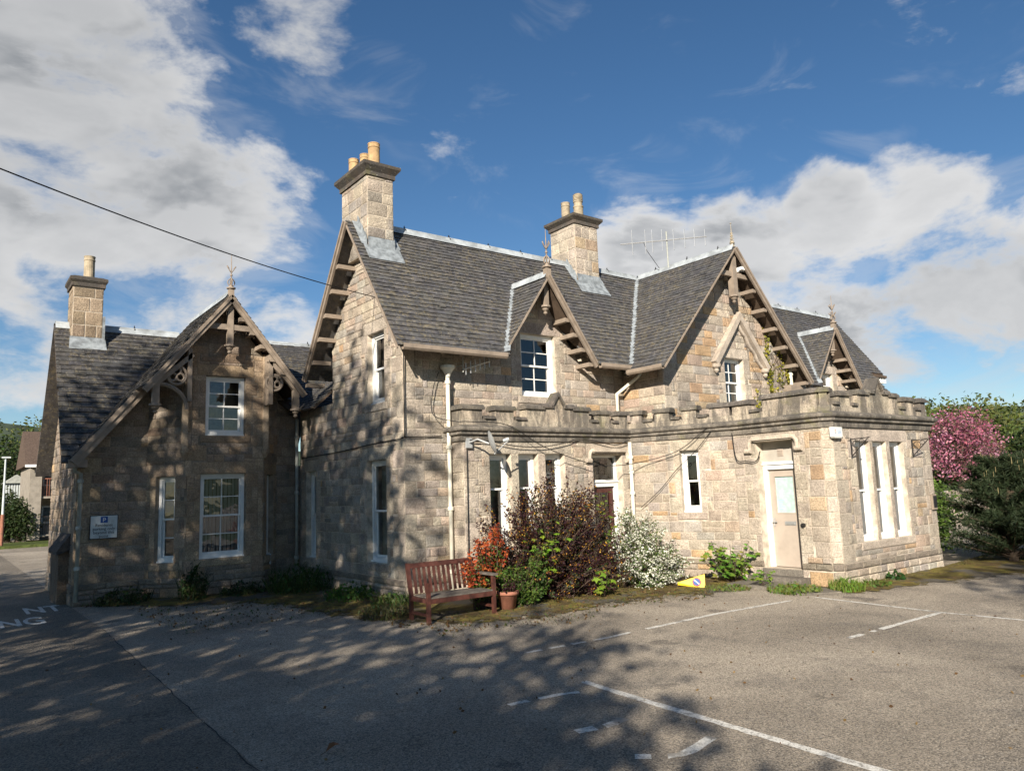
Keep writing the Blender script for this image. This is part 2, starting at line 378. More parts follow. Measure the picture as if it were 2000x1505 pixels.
RUB = [(.46,.40,.325),(.49,.425,.345),(.44,.375,.305),(.42,.365,.305),(.47,.385,.315),(.36,.33,.295),(.335,.30,.265),(.43,.40,.355),(.52,.455,.37),(.46,.365,.29),(.39,.345,.30),(.45,.40,.34)]
RUBO = [(.49,.345,.21),(.47,.335,.22),(.48,.375,.265)]
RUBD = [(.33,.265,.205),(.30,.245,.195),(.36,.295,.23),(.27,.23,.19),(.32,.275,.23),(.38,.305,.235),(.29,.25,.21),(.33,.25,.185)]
ASHC = [(.50,.44,.365),(.475,.415,.345),(.52,.46,.385),(.46,.40,.335)]
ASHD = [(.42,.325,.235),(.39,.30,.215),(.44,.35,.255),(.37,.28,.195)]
def jit(c, a=.08):
    k = 1+rnd.uniform(-a, a); return (c[0]*k, c[1]*k*(1+rnd.uniform(-.02, .02)), c[2]*k*(1+rnd.uniform(-.03, .03)))

# ------------------------------------------------------------------ pieces: stones and slates
PIECES = {}      # house -> kind -> list of (area, verts, faces, col, parent, material)
def piece(house, kind, vs, fs, col, parent, mat, front):
    PIECES.setdefault((house.name, kind), []).append((abs(camproj_area(front)), vs, fs, col, parent, mat))
def flush(house, kind, restname, n=300):
    L = PIECES.get((house.name, kind), [])
    L.sort(key=lambda t: -t[0])
    for a, vs, fs, col, par, mat in L[:n]:
        m = MB(); m.add(vs, fs, col); m.build(kind, mat, par)
    rest = {}
    m = MB(); mat0 = None
    for a, vs, fs, col, par, mat in L[n:]:
        m.add(vs, fs, col); mat0 = mat0 or mat
    if m.f: tag(m.build(restname, mat0, house), kind='stuff')

def clip(poly, a, b, c):          # keep a*x+b*y<=c
    out = []
    for i in range(len(poly)):
        p, q = poly[i-1], poly[i]
        dp, dq = a*p[0]+b*p[1]-c, a*q[0]+b*q[1]-c
        if (dp <= 0) != (dq <= 0):
            t = dp/(dp-dq); out.append((p[0]+(q[0]-p[0])*t, p[1]+(q[1]-p[1])*t))
        if dq <= 0: out.append(q)
    return out
def parea(p): return abs(sum(p[i-1][0]*p[i][1]-p[i][0]*p[i-1][1] for i in range(len(p)))/2)
def subtract(rects, ex):
    for (a0, a1, b0, b1) in ex:
        nxt = []
        for (u0, u1, v0, v1) in rects:
            if a0 >= u1 or a1 <= u0 or b0 >= v1 or b1 <= v0: nxt.append((u0, u1, v0, v1)); continue
            if a0 > u0: nxt.append((u0, a0, v0, v1))
            if a1 < u1: nxt.append((a1, u1, v0, v1))
            m0, m1 = max(u0, a0), min(u1, a1)
            if b0 > v0: nxt.append((m0, m1, v0, b0))
            if b1 < v1: nxt.append((m0, m1, b1, v1))
        rects = nxt
    return rects

class Frame:
    def __init__(s, P0, P1):
        s.p = Vector((P0[0], P0[1], 0)); d = Vector((P1[0]-P0[0], P1[1]-P0[1], 0)); s.L = d.length; s.d = d.normalized(); s.n = Vector((s.d.y, -s.d.x, 0))
    def __call__(s, u, v, w=0.): q = s.p+s.d*u+s.n*w; return Vector((q.x, q.y, v))
    def box(s, mb, u0, u1, v0, v1, w0, w1, col=(1, 1, 1)):
        mb.add([s(u0,v0,w0),s(u1,v0,w0),s(u1,v0,w1),s(u0,v0,w1),s(u0,v1,w0),s(u1,v1,w0),s(u1,v1,w1),s(u0,v1,w1)],
               [(0,1,2,3),(4,7,6,5),(0,4,5,1),(1,5,6,2),(2,6,7,3),(3,7,4,0)], col)

HK, RK = .55, .9
def stone(house, F, poly, h, rough, col, parent, mat, g=.007):
    if len(poly) < 3 or parea(poly) < .004: return
    cx = sum(p[0] for p in poly)/len(poly); cy = sum(p[1] for p in poly)/len(poly)
    def ins(d): return [(p[0]+(cx-p[0])*min(.45, d/max(abs(p[0]-cx), .03)), p[1]+(cy-p[1])*min(.45, d/max(abs(p[1]-cy), .03))) for p in poly]
    A = ins(g); B = ins(g+.012+rough*.5); n = len(poly)
    h *= HK; rough *= RK
    vs = [F(p[0], p[1], -.01) for p in A]+[F(p[0], p[1], h*.55+rnd.uniform(0, .003)) for p in A]+[F(p[0]+rnd.uniform(-1, 1)*rough*.4, p[1]+rnd.uniform(-1, 1)*rough*.4, h+rnd.uniform(-rough, rough)*.35) for p in B]
    fs = [(i, (i+1) % n, n+(i+1) % n, n+i) for i in range(n)]+[(n+i, n+(i+1) % n, 2*n+(i+1) % n, 2*n+i) for i in range(n)]
    if rough > .004:
        vs.append(F(cx+rnd.uniform(-.03, .03), cy+rnd.uniform(-.02, .02), h+rnd.uniform(.2, 1)*rough)); c = 3*n
        fs += [(2*n+i, 2*n+(i+1) % n, c) for i in range(n)]
    else: fs.append(tuple(range(2*n, 3*n)))
    piece(house, 'stone', vs, fs, col, parent, mat, [F(p[0], p[1], 0) for p in poly])

def make_wall(house, P0, P1, z0, top, groups=(), thick=.45, qL=False, qR=False, pal=RUB, ash=ASHC, mort=MORT, plinth=.45, course=(.15, .25), label=None, orange=.1, bare=False, rough=.012, wid=(.2, .55), extra=()):
    """top: list of (u0,z0,u1,z1). groups: list of lists of openings (u0,u1,z0,z1)."""
    F = Frame(P0, P1); L = F.L
    mb = MB()
    ops = [o for g in groups for o in g]
    cuts = sorted(set([round(x, 4) for t in top for x in (t[0], t[2])]+[round(x, 4) for o in ops for x in o[:2]]))
    def ztop(u, side):
        for t in top:
            if t[0]-1e-6 <= u <= t[2]+1e-6:
                if side > 0 and abs(u-t[2]) < 1e-6 and t is not top[-1]: continue
                if side < 0 and abs(u-t[0]) < 1e-6 and t is not top[0]: continue
                return t[1]+(t[3]-t[1])*(u-t[0])/max(1e-6, t[2]-t[0])
        return top[-1][3]
    for a, b in zip(cuts, cuts[1:]):
        if b-a < 1e-4: continue
        za, zb = ztop(a, 1), ztop(b, -1)
        hs = sorted([(o[2], o[3]) for o in ops if o[0] <= a+1e-4 and o[1] >= b-1e-4])
        lo = z0
        for (q0, q1) in hs+[(None, None)]:
            if q0 is None: va, vb = za, zb
            else: va = vb = q0
            if va > lo or vb > lo:
                ia, ib = (a+.004 if a < 1e-5 else a), (b-.004 if b > L-1e-3 else b)
                P = [(ia, lo), (ib, lo), (ib, max(vb, lo)), (ia, max(va, lo))]
                mb.add([F(u, v, 0) for u, v in P]+[F(u, v, -thick) for u, v in P],
                       [(0,1,2,3),(7,6,5,4),(0,4,5,1),(1,5,6,2),(2,6,7,3),(3,7,4,0)])
            if q1 is not None: lo = q1
    W = mb.build('wall', mort, house)
    if label: W['label'] = label
    if bare: return F, W
    ex = list(extra)
    def S(r, h=.02, rg=.003, pl=ash, mat=None):
        u0_, u1_, v0_, v1_ = r
        cut_and_lay([(u0_, v0_), (u1_, v0_), (u1_, v1_), (u0_, v1_)], h, rg, jit(rnd.choice(pl)), mat or ST)
    def cut_and_lay(poly, h, rg, col, mat):
        us = [p[0] for p in poly]; vt = max(p[1] for p in poly)
        lim = min([ztop(max(0, min(us)), 1), ztop(min(L, max(us)), -1)]+[min(t[1], t[3]) for t in top if t[2] > min(us) and t[0] < max(us) and (t[0] > min(us) or t[2] < max(us))])
        if vt <= lim: stone(house, F, poly, h, rg, col, W, mat); return
        for t in top:
            q = clip(clip(poly, -1, 0, -t[0]), 1, 0, t[2])
            if len(q) < 3: continue
            s = (t[3]-t[1])/max(1e-6, t[2]-t[0]); q = clip(q, -s, 1, t[1]-s*t[0])
            if len(q) >= 3: stone(house, F, q, h, rg, col, W, mat)
    # dressings
    for g in groups:
        a = min(o[0] for o in g); b = max(o[1] for o in g); lo = min(o[2] for o in g); hi = max(o[3] for o in g)
        lh = .27
        S((a-.2, b+.2, hi, hi+lh)); ex.append((a-.2, b+.2, hi, hi+lh))
        S((a-.13, b+.13, lo-.17, lo), .05, .002); ex.append((a-.13, b+.13, lo-.17, lo))
        v = lo; k = 0
        while v < hi-.05:
            v1 = min(hi, v+rnd.uniform(.26, .36)); 
            if hi-v1 < .12: v1 = hi
            wl = .14 if k % 2 else .30; wr = .14 if (k+1) % 2 else .28
            S((a-wl, a, v, v1)); ex.append((a-wl, a, v, v1)); S((b, b+wr, v, v1)); ex.append((b, b+wr, v, v1))
            v = v1; k += 1
        gs = sorted(g)
        for o1, o2 in zip(gs, gs[1:]):
            S((o1[1], o2[0], lo, hi), .012, .002); ex.append((o1[1], o2[0], lo, hi))
        for o in g: ex.append(o)
    for side, on in ((0, qL), (1, qR)):
        if not on: continue
        v = z0+plinth; k = side
        tz = ztop(0, 1) if side == 0 else ztop(L, -1)
        while v < tz-.05:
            v1 = min(tz, v+rnd.uniform(.27, .36)); w_ = .27 if k % 2 else .46
            r = (0, w_, v, v1) if side == 0 else (L-w_, L, v, v1)
            for q in subtract([r], ex):
                if q[1]-q[0] > .05 and q[3]-q[2] > .05: S(q, .022)
            ex.append(r); v = v1; k += 1
    if plinth:
        u = 0
        while u < L-.02:
            u1 = min(L, u+rnd.uniform(.4, .8)); 
            if L-u1 < .15: u1 = L
            for q in subtract([(u, u1, z0+plinth-.13, z0+plinth)], [o for o in ops]):
                if q[1]-q[0] > .04: cut_and_lay([(q[0], q[2]), (q[1], q[2]), (q[1], q[3]), (q[0], q[3])], .075, .006, jit((.27, .235, .19)), ST)
            u = u1
        ex.append((0, L, z0+plinth-.13, z0+plinth))
    zmax = max(max(t[1], t[3]) for t in top)
    v = z0
    while v < zmax-.03:
        ch = rnd.uniform(*course); v1 = min(zmax, v+ch); u = 0
        inpl = v < z0+plinth-.13
        while u < L-.01:
            u1 = min(L, u+rnd.uniform(*wid)*(1.15 if ch > .2 else .9))
            if L-u1 < .1: u1 = L
            cells = [(u, u1, v, v1)]
            if rnd.random() < .16 and ch > .19: vm = v+ch*rnd.uniform(.42, .58); cells = [(u, u1, v, vm), (u, u1, vm, v1)]
            for r in subtract(cells, ex):
                if r[1]-r[0] < .045 or r[3]-r[2] < .045: continue
                col = jit(rnd.choice(RUBO if rnd.random() < orange else pal), .14)
                cut_and_lay([(r[0], r[2]), (r[1], r[2]), (r[1], r[3]), (r[0], r[3])], .03+(.045 if inpl else 0)+rnd.uniform(-.006, .006), rough, col, ST)
            u = u1
        v = v1
    return F, W

def window(house, F, o, rec=.15, cols=2, rows=(2, 2), fw=.08, bar=.022, mid=None, curtain=None, blind=False, sashcol=None):
    u0_, u1_, z0_, z1_ = o
    m = MB()
    e = .004
    for (a, b, c, d) in ((u0_+e, u0_+fw, z0_+e, z1_-e), (u1_-fw, u1_-e, z0_+e, z1_-e), (u0_+fw, u1_-fw, z1_-fw, z1_-e), (u0_+fw, u1_-fw, z0_+e, z0_+fw*1.3)):
        F.box(m, a, b, c, d, -rec-.12, -rec)
    F.box(m, u0_+e, u1_-e, z0_+e*.5, z0_+.035, -rec, -rec+.045)
    zm = mid if mid is not None else (z0_+z1_)/2
    panes = []
    a0, a1 = u0_+fw, u1_-fw
    sw = .038
    for k, (lo, hi, wq) in enumerate(((z0_+fw*1.3, zm+.02, -rec-.075), (zm-.02, z1_-fw, -rec-.035))):
        nr = rows[k]
        for (a, b, c, d) in ((a0, a0+sw, lo, hi), (a1-sw, a1, lo, hi), (a0+sw, a1-sw, lo, lo+sw*1.1), (a0+sw, a1-sw, hi-sw, hi)):
            F.box(m, a, b, c, d, wq-.035, wq)
        b0, b1, c0, c1 = a0+sw, a1-sw, lo+sw*1.1, hi-sw
        for i in range(1, cols):
            x = b0+(b1-b0)*i/cols; F.box(m, x-bar/2, x+bar/2, c0, c1, wq-.030, wq-.004)
        for j in range(1, nr):
            y = c0+(c1-c0)*j/nr; F.box(m, b0, b1, y-bar/2, y+bar/2, wq-.029, wq-.005)
        for i in range(cols):
            for j in range(nr):
                panes.append((b0+(b1-b0)*i/cols, b0+(b1-b0)*(i+1)/cols, c0+(c1-c0)*j/nr, c0+(c1-c0)*(j+1)/nr, wq-.018))
    W = m.build('window', WHITE, house)
    for (a, b, c, d, w) in panes:
        g = MB(); t = rnd.uniform(-.0035, .0035); s = rnd.uniform(-.0035, .0035)
        g.add([F(a, c, w-t-s), F(b, c, w+t-s), F(b, d, w+t+s), F(a, d, w-t+s)], [(0, 1, 2, 3)])
        g.build('pane', GLASS, W)
    # the dim room behind
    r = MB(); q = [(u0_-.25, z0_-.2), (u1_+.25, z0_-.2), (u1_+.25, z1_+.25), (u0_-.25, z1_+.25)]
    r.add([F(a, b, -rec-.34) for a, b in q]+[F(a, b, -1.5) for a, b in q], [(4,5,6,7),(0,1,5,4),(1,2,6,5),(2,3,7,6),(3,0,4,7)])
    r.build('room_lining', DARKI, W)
    if curtain:
        for (ca, cb) in curtain:
            c = MB(); n = 22; A = u0_+fw+(u1_-u0_-2*fw)*ca; B = u0_+fw+(u1_-u0_-2*fw)*cb
            vs = []
            for i in range(n+1):
                x = A+(B-A)*i/n; w = -rec-.2+.022*math.sin(i*1.9)+rnd.uniform(-.004, .004)
                vs += [F(x, z0_+.05, w), F(x, z1_-.05, w)]
            c.add(vs, [(2*i, 2*i+2, 2*i+3, 2*i+1) for i in range(n)]); c.build('curtain', CURT, W)
    if blind:
        k = 0; x = u0_+fw+.03
        while x < u1_-fw-.05:
            c = MB(); c.add([F(x, z0_+.08, -rec-.2), F(x+.062, z0_+.08, -rec-.17), F(x+.062, z1_-.06, -rec-.17), F(x, z1_-.06, -rec-.2)], [(0, 1, 2, 3)])
            c.build('blind_slat', BLIND, W); x += .085
    return W

def dot_in(poly, x, y):
    r = False
    for i in range(len(poly)):
        (x1, y1), (x2, y2) = poly[i-1], poly[i]
        if (y1 > y) != (y2 > y) and x < (x2-x1)*(y-y1)/(y2-y1)+x1: r = not r
    return r

SLC = [(.086,.084,.084),(.078,.076,.077),(.094,.091,.090),(.081,.079,.079),(.099,.094,.088),(.070,.069,.072),(.086,.085,.089),(.092,.087,.080)]
def slope(house, O, udir, sdir, poly, skip=None, gauge=.125, wid=(.13, .25), dark=1., thick=.045, under=None, deckpoly=None, decks=None):
    """roof plane: O origin on the eave, udir along the eave, sdir up the slope, poly in (a,b); returns the roof part"""
    O = Vector(O); U = Vector(udir).normalized(); Sv = Vector(sdir).normalized(); Nn = U.cross(Sv)
    if Nn.z < 0: Nn = -Nn
    T = lambda a, b, w=0: O+U*a+Sv*b+Nn*w
    d = MB()
    for pl in (decks or [deckpoly or poly]):
        p = [T(a, b, -.004) for a, b in pl]; n = len(p)
        nn = (p[1]-p[0]).cross(p[2]-p[0])
        if nn.dot(Nn) < 0: p = p[::-1]
        d.prism([q-Nn*thick for q in p], Nn*thick)
    part = d.build('roof', under or DWOOD, house)
    bmax = max(p[1] for p in poly); amin = min(p[0] for p in poly); amax = max(p[0] for p in poly)
    ar = sum(poly[i-1][0]*poly[i][1]-poly[i][0]*poly[i-1][1] for i in range(len(poly)))
    cp = poly if ar > 0 else poly[::-1]
    b = -.03; row = 0
    while b < bmax-.02:
        g = gauge*(1.12-.24*b/bmax)
        a = amin-rnd.uniform(0, .25)
        while a < amax:
            a1 = a+rnd.uniform(*wid)
            q = [(a+.002, b+rnd.uniform(-.007, .007)), (a1-.002, b+rnd.uniform(-.007, .007)), (a1-.002, b+g*1.25), (a+.002, b+g*1.25)]
            if row > 0 or True:
                for i in range(len(cp)):
                    (x1, y1), (x2, y2) = cp[i-1], cp[i]
                    if row == 0 and abs(y1) < 1e-6 and abs(y2) < 1e-6: continue
                    # inside is left of edge
                    A_, B_ = (y2-y1), -(x2-x1)
                    q = clip(q, A_, B_, A_*x1+B_*y1)
                    if len(q) < 3: break
            if len(q) >= 3 and parea(q) > .003:
                mx = sum(p[0] for p in q)/len(q); my = sum(p[1] for p in q)/len(q)
                if not (skip and skip(*T(mx, my))):
                    if rnd.random() < .012: q = [(x_, y_-rnd.uniform(.02, .05)) for x_, y_ in q]
                    lift = rnd.uniform(0, .010); n = len(q)
                    vs = [T(x, y, -.003) for x, y in q]+[T(x, y, .030+lift-.024*(y-b)/(g*1.25)) for x, y in q]
                    fs = [tuple(range(n, 2*n))]+[(i, (i+1) % n, n+(i+1) % n, n+i) for i in range(n)]
                    col = jit(rnd.choice(SLC), .10); col = tuple(c*dark for c in col)
                    vis = [T(x, min(y, b+g), 0) for x, y in q]
                    piece(house, 'slate', vs, fs, col, part, SLATE, vis)
            a = a1
        b += g; row += 1
    return part, T

def ridge(house, a, b, r=.055, mat=None, clips=True):
    m = MB(); a = Vector(a); b = Vector(b); d = (b-a).normalized(); s = d.cross(Vector((0, 0, 1))).normalized(); U = Vector((0, 0, 1))
    prof = [(-.125, -.13), (-.05, -.015), (-.045, .03), (0, .055), (.045, .03), (.05, -.015), (.125, -.13)]
    n = len(prof)
    m.add([a+s*x+U*y for x, y in prof]+[b+s*x+U*y for x, y in prof], [(i, i+1, n+i+1, n+i) for i in range(n-1)])
    o = m.build('ridge_cap', mat or LEADW, house)
    if clips:
        L = (b-a).length; t = .5
        while t < L-.1:
            c = MB(); q = a+d*t
            c.bar(q+U*.02-s*.05, q+U*.115-s*.01, .02, .014); c.bar(q-U*.01+s*.06-d*.0, q+U*.07, .03, .012)
            c.build('ridge_clip', IRON, o); t += rnd.uniform(.9, 1.3)
    return o

def valley(house, a, b, w=.11, mat=None):
    a = Vector(a); b = Vector(b); m = MB(); n = 14; d = (b-a).normalized(); s = d.cross(Vector((0, 0, 1))).normalized()
    vs = []
    for i in range(n+1):
        p = a.lerp(b, i/n)+Vector((0, 0, .085)); 
        vs += [p-s*(w+rnd.uniform(-.015, .02)), p+Vector((0, 0, -.012)), p+s*(w+rnd.uniform(-.015, .02))]
    m.add(vs, [(3*i+k, 3*i+k+1, 3*i+k+4, 3*i+k+3) for i in range(n) for k in (0, 1)])
    return m.build('lead_valley', mat or LEAD, house)

def barge(house, foot, apex, outv, h=.2, t=.05):
    if h < .1: h, t = .035, .025
    """board along a gable edge; outv = direction out of the wall"""
    foot = Vector(foot); apex = Vector(apex); o = Vector(outv); d = (apex-foot).normalized()
    up = Vector((0, 0, 1)); n = (up-d*up.dot(d)).normalized()
    m = MB()
    m.prism([foot-n*h, apex-n*h-d*0.0, apex, foot], o*t)
    if h > .1: m.prism([foot+o*t-n*h*.45, apex+o*t-n*h*.45, apex+o*t-n*.012, foot+o*t-n*.012], o*.03)
    return m.build('bargeboard', WOOD, house)
def brackets(house, foot, apex, inward, depth, n, drop=.24, first=.06, last=.86):
    foot = Vector(foot); apex = Vector(apex); d = apex-foot; iv = Vector(inward); hd = Vector((d.x, d.y, 0)).normalized()
    for k in range(n):
        p = foot+d*(first+(last-first)*k/max(1, n-1))-Vector((0, 0, drop))
        m = MB()
        a = p; q = [a-hd*.065-Vector((0, 0, .0)), a+hd*.065-Vector((0, 0, .0)), a+hd*.065+Vector((0, 0, .095)), a-hd*.065+Vector((0, 0, .07))]
        # nose is cut back underneath
        m.add([v for v in q]+[v+iv*depth for v in q[:2]]+[v+iv*depth for v in q[2:]], [(0,1,2,3),(7,6,5,4),(0,4,5,1),(1,5,6,2),(2,6,7,3),(3,7,4,0)])
        m.build('bracket', WOOD, house)

def finial(house, c, h, style=0, mat=None):
    m = MB(); mat = mat or WOOD
    k = h/1.05
    m.box(c[0]-.065*k, c[0]+.065*k, c[1]-.065*k, c[1]+.065*k, c[2]-.16, c[2]+.10*k)
    m.lathe((c[0], c[1], c[2]+.10*k), [(.06*k, 0), (.115*k, .02*k), (.115*k, .05*k), (.06*k, .07*k), (.035*k, .12*k)], 12)
    f = m.build('finial', mat, house)
    s = MB()
    top = c[2]+h
    s.tube([(c[0], c[1], c[2]+.15*k), (c[0], c[1], c[2]+.62*k), (c[0], c[1], top)], [.02*k, .016*k, .006*k], 8)
    s.lathe((c[0], c[1], c[2]+.46*k), [(.015*k, 0), (.035*k, .02*k), (.035*k, .035*k), (.015*k, .055*k)], 10)
    def leaf(z, r, hh, dirs, fall):
        for (dx, dy) in dirs:
            pts = []
            for i in range(9):
                t = i/8
                rr = r*math.sin(t*math.pi*.85)*1.05; zz = z+hh*math.sin(t*math.pi*.62)-fall*max(0, t-.55)
                pts.append((c[0]+dx*(rr+.006), c[1]+dy*(rr+.006), zz))
            s.tube(pts, [.012*k]*4+[.016*k, .018*k, .016*k, .012*k, .009*k], 6)
    D4 = ((1, 0), (-1, 0), (0, 1), (0, -1))
    if style == 2:
        for j, (z, r) in enumerate(((.15, .085), (.27, .075), (.39, .06), (.50, .04))):
            leaf(c[2]+z*k, r*k, .10*k, D4, .06*k)
        s.lathe((c[0], c[1], top-.03*k), [(.012*k, 0), (.05*k, .015*k), (.05*k, .025*k), (.012*k, .04*k)], 8)
    else:
        # closed bud of four straps, then a fleur de lis
        for (dx, dy) in D4:
            pts = [(c[0]+dx*.09*k*math.sin(math.pi*min(1, t*1.02))**.8, c[1]+dy*.09*k*math.sin(math.pi*min(1, t*1.02))**.8, c[2]+(.17+.24*t)*k) for t in [i/8 for i in range(9)]]
            s.tube(pts, .014*k, 6)
        leaf(c[2]+.56*k, .10*k, .20*k, ((1, 0), (-1, 0)) if style == 1 else D4, .20*k)
        if style == 3: leaf(c[2]+.33*k, .11*k, .16*k, D4, .16*k)
    s.build('ornament', mat, f, True)
    return f

def pendant(house, x, y, ztop, zbot, w=.075):
    m = MB(); m.box(x-w, x+w, y-w, y+w, zbot+.2, ztop)
    m.lathe((x, y, zbot), [(.015, 0), (.05, .03), (.05, .05), (.03, .07), (.075, .12), (.08, .15), (.13, .17), (.13, .21), (w, .23)], 10)
    return m.build('king_post', WOOD, house)

def downpipe(house, pts, mat, r=.042, collars=()):
    m = MB(); m.tube(pts, r, 12)
    p = m.build('downpipe', mat, house, True)
    for c in collars:
        k = MB(); k.lathe((c[0], c[1], c[2]), [(r+.004, 0), (r+.02, .01), (r+.02, .07), (r+.004, .085)], 12); k.build('pipe_collar', mat, p)
    return p
def hopper(house, x, y, z, mat):
    m = MB(); m.lathe((x, y, z), [(.05, 0), (.06, .05), (.13, .17), (.15, .18), (.15, .24), (.12, .24)], 12); return m.build('rainwater_head', mat, house)

def chimney(house, x0, x1, y0, y1, zb, zt, caph, over, pots, capmat=None, pal=ASHC):
    b = MB(); b.box(x0, x1, y0, y1, zb, zt)
    ch = b.build('chimney', MORT, house)
    for (P0, P1) in (((x0, y0), (x1, y0)), ((x0, y1), (x0, y0)), ((x1, y0), (x1, y1))):
        F = Frame(P0, P1); v = zb; k = 0
        while v < zt-.04:
            v1 = min(zt, v+rnd.uniform(.24, .36)); u = 0
            while u < F.L-.01:
                u1 = min(F.L, u+rnd.uniform(.22, .5)); 
                if F.L-u1 < .12: u1 = F.L
                stone(house, F, [(u, v), (u1, v), (u1, v1), (u, v1)], .022, .012, jit(rnd.choice(pal), .14), ch, ST, .012); u = u1
            v = v1
    c = MB(); e = .045
    c.box(x0-e, x1+e, y0-e, y1+e, zt, zt+.09)
    o = over
    lo = [(x0-e, y0-e), (x1+e, y0-e), (x1+e, y1+e), (x0-e, y1+e)]; hi = [(x0-o, y0-o), (x1+o, y0-o), (x1+o, y1+o), (x0-o, y1+o)]
    zz = [zt+.09, zt+caph-.09, zt+caph-.02, zt+caph+.03]
    vs = [(x, y, zz[0]) for x, y in lo]+[(x, y, zz[1]) for x, y in hi]+[(x, y, zz[2]) for x, y in hi]+[(x0+.02 if x < x0 else x1-.02, y0+.02 if y < y0 else y1-.02, zz[3]) for x, y in hi]
    fs = [(4*k+i, 4*k+(i+1) % 4, 4*k+4+(i+1) % 4, 4*k+4+i) for k in range(3) for i in range(4)]+[(12, 13, 14, 15)]
    c.add(vs, fs, (.10, .085, .07)); c.c[:6] = [(.12, .10, .085)]*6
    c.build('chimney_cap', capmat or PAR, ch)
    for (px, py, r, h, mat, st) in pots:
        z = zt+caph
        m = MB()
        if st == 0: prof = [(r*1.02, 0), (r, .06), (r*.97, h*.80), (r*1.06, h*.82), (r*1.06, h*.85), (r*.98, h*.87), (r*1.0, h*.96), (r*1.05, h*.97), (r*1.05, h), (r*.8, h), (r*.78, h-.12)]
        else: prof = [(r*1.1, 0), (r*1.08, h*.45), (r*1.18, h*.47), (r*1.18, h*.52), (r*.95, h*.54), (r*.95, h*.66), (r*1.08, h*.68)]+[q for i in range(5) for q in ((r*1.1, h*(.70+.055*i)), (r*1.1, h*(.735+.055*i)), (r*.95, h*(.738+.055*i)), (r*.95, h*(.75+.055*i)))]+[(r*1.05, h*.98), (r*.9, h), (r*.7, h-.1)]
        m.lathe((px, py, z), prof, 18); m.build('chimney_pot', mat, ch, False)
    return ch

def cells(name, txt, size, mat, loc, xax, yax, parent=None, align='CENTER', thick=.002, bold=0.):
    cu_ = bpy.data.curves.new(name, 'FONT'); cu_.body = txt; cu_.size = size; cu_.align_x = align; cu_.extrude = thick; cu_.resolution_u = 3; cu_.offset = bold
    to = bpy.data.objects.new(name, cu_); COL.objects.link(to)
    bpy.context.view_layer.update()
    me = bpy.data.meshes.new_from_object(to.evaluated_get(bpy.context.evaluated_depsgraph_get()))
    bpy.data.objects.remove(to)
    X = Vector(xax); Yv = Vector(yax); Z = X.normalized().cross(Yv.normalized()); L = Vector(loc)
    for v in me.vertices: v.co = L+X*v.co.x+Yv*v.co.y+Z*v.co.z
    me.materials.clear(); me.materials.append(mat)
    o = bpy.data.objects.new(name, me); COL.objects.link(o); put(o, parent); return o

# ------------------------------------------------------------------ ground
def sheet(name, poly, z, mat, kind='structure'):
    m = MB(); m.add([(x, y, z) for x, y in poly], [tuple(range(len(poly)))]); o = m.build(name, mat); o['kind'] = kind; return o
sheet('terrain', [(-3000, -3000), (3000, -3000), (3000, 3000), (-3000, 3000)], -.06, VERGE)
sheet('car_park', [(-45, -40), (60, -40), (60, 30), (30, 30), (30, 66), (-45, 66)], 0, ASPH)
sheet('road', [(-45, -40), (2.05, -40), (2.12, 5), (2.38, 15), (2.36, 18.6), (2.36, 44), (-45, 44)], .004, ROADM)  # darker tarmac pour; its tone also holds painted-in tree shade
def hill(name, pts, depth, base):
    m = MB(); n = len(pts); vs = []
    for (x, y, z) in pts: vs += [(x, y-depth*.5, base), (x, y, z), (x, y+depth, base)]
    m.add(vs, [(3*i+k, 3*i+3+k, 3*i+4+k, 3*i+1+k) for i in range(n-1) for k in (0, 1)])
    o = m.build(name, HILLM); o['kind'] = 'structure'
hill('hills', [(-260, 620, 20), (-120, 620, 44), (-30, 640, 62), (25, 640, 62), (60, 630, 57), (130, 610, 52), (260, 640, 40), (420, 700, 48), (700, 640, 58), (900, 560, 78), (1180, 420, 92), (1400, 300, 88)], 240, -8)

# ------------------------------------------------------------------ the big stone house
house = thing('stone_house', 'large pale sandstone house with slate gables, tall chimneys and a castellated porch', 'house', (7.34, 13.2, 0))
EY, EZ, RY, RZ = 12.6, 5.0, 14.9, 8.2
MT = (RZ-EZ)/(RY-EY); ML = math.hypot(RY-EY, RZ-EZ)
D1, D2, DS, DZ = 10.9, 23.2, 1.449, 7.0
WC, WS, WZ = 16.25, 1.1, 8.2
F_g, W_g = make_wall(house, (7.34, 18.6), (7.34, 13.2), 0, [(0, 4.3, 2.0, 4.3), (2.0, 5.68, 3.7, 8.05), (3.7, 8.05, 5.4, 5.68)],
    [[(3.85, 4.62, 4.05, 5.6)], [(3.75, 4.65, .72, 2.85)], [(.40, 1.0, .65, 2.75)]], qR=True, label='gable end wall dappled with tree shadow', orange=.015)
F_m, W_m = make_wall(house, (7.34, 13.2), (13.65, 13.2), 0, [(0, 5.68, 2.2, 5.68), (2.2, 5.0, 3.56, 6.85), (3.56, 6.85, 4.92, 5.0), (4.92, 5.68, 6.31, 5.68)],
    [[(3.06, 4.08, 4.22, 5.68)]], qL=True, orange=.03, extra=[(1.14, 6.31, 0, 3.35)])
F_w, W_w = make_wall(house, (13.65, 11.85), (18.9, 11.85), 3.3, [(0, 5.2, 2.6, 8.0), (2.6, 8.0, 5.25, 5.1)], [[(2.38, 3.2, 4.08, 5.32)]], qL=True, plinth=0, orange=.16, course=(.17, .28), wid=(.28, .62))
F_ws, _ = make_wall(house, (13.65, 13.2), (13.65, 11.85), 3.3, [(0, 5.0, 1.35, 5.0)], [], plinth=0)
make_wall(house, (18.9, 11.85), (18.9, 13.2), 3.3, [(0, 5.0, 1.35, 5.0)], [], plinth=0, bare=True)
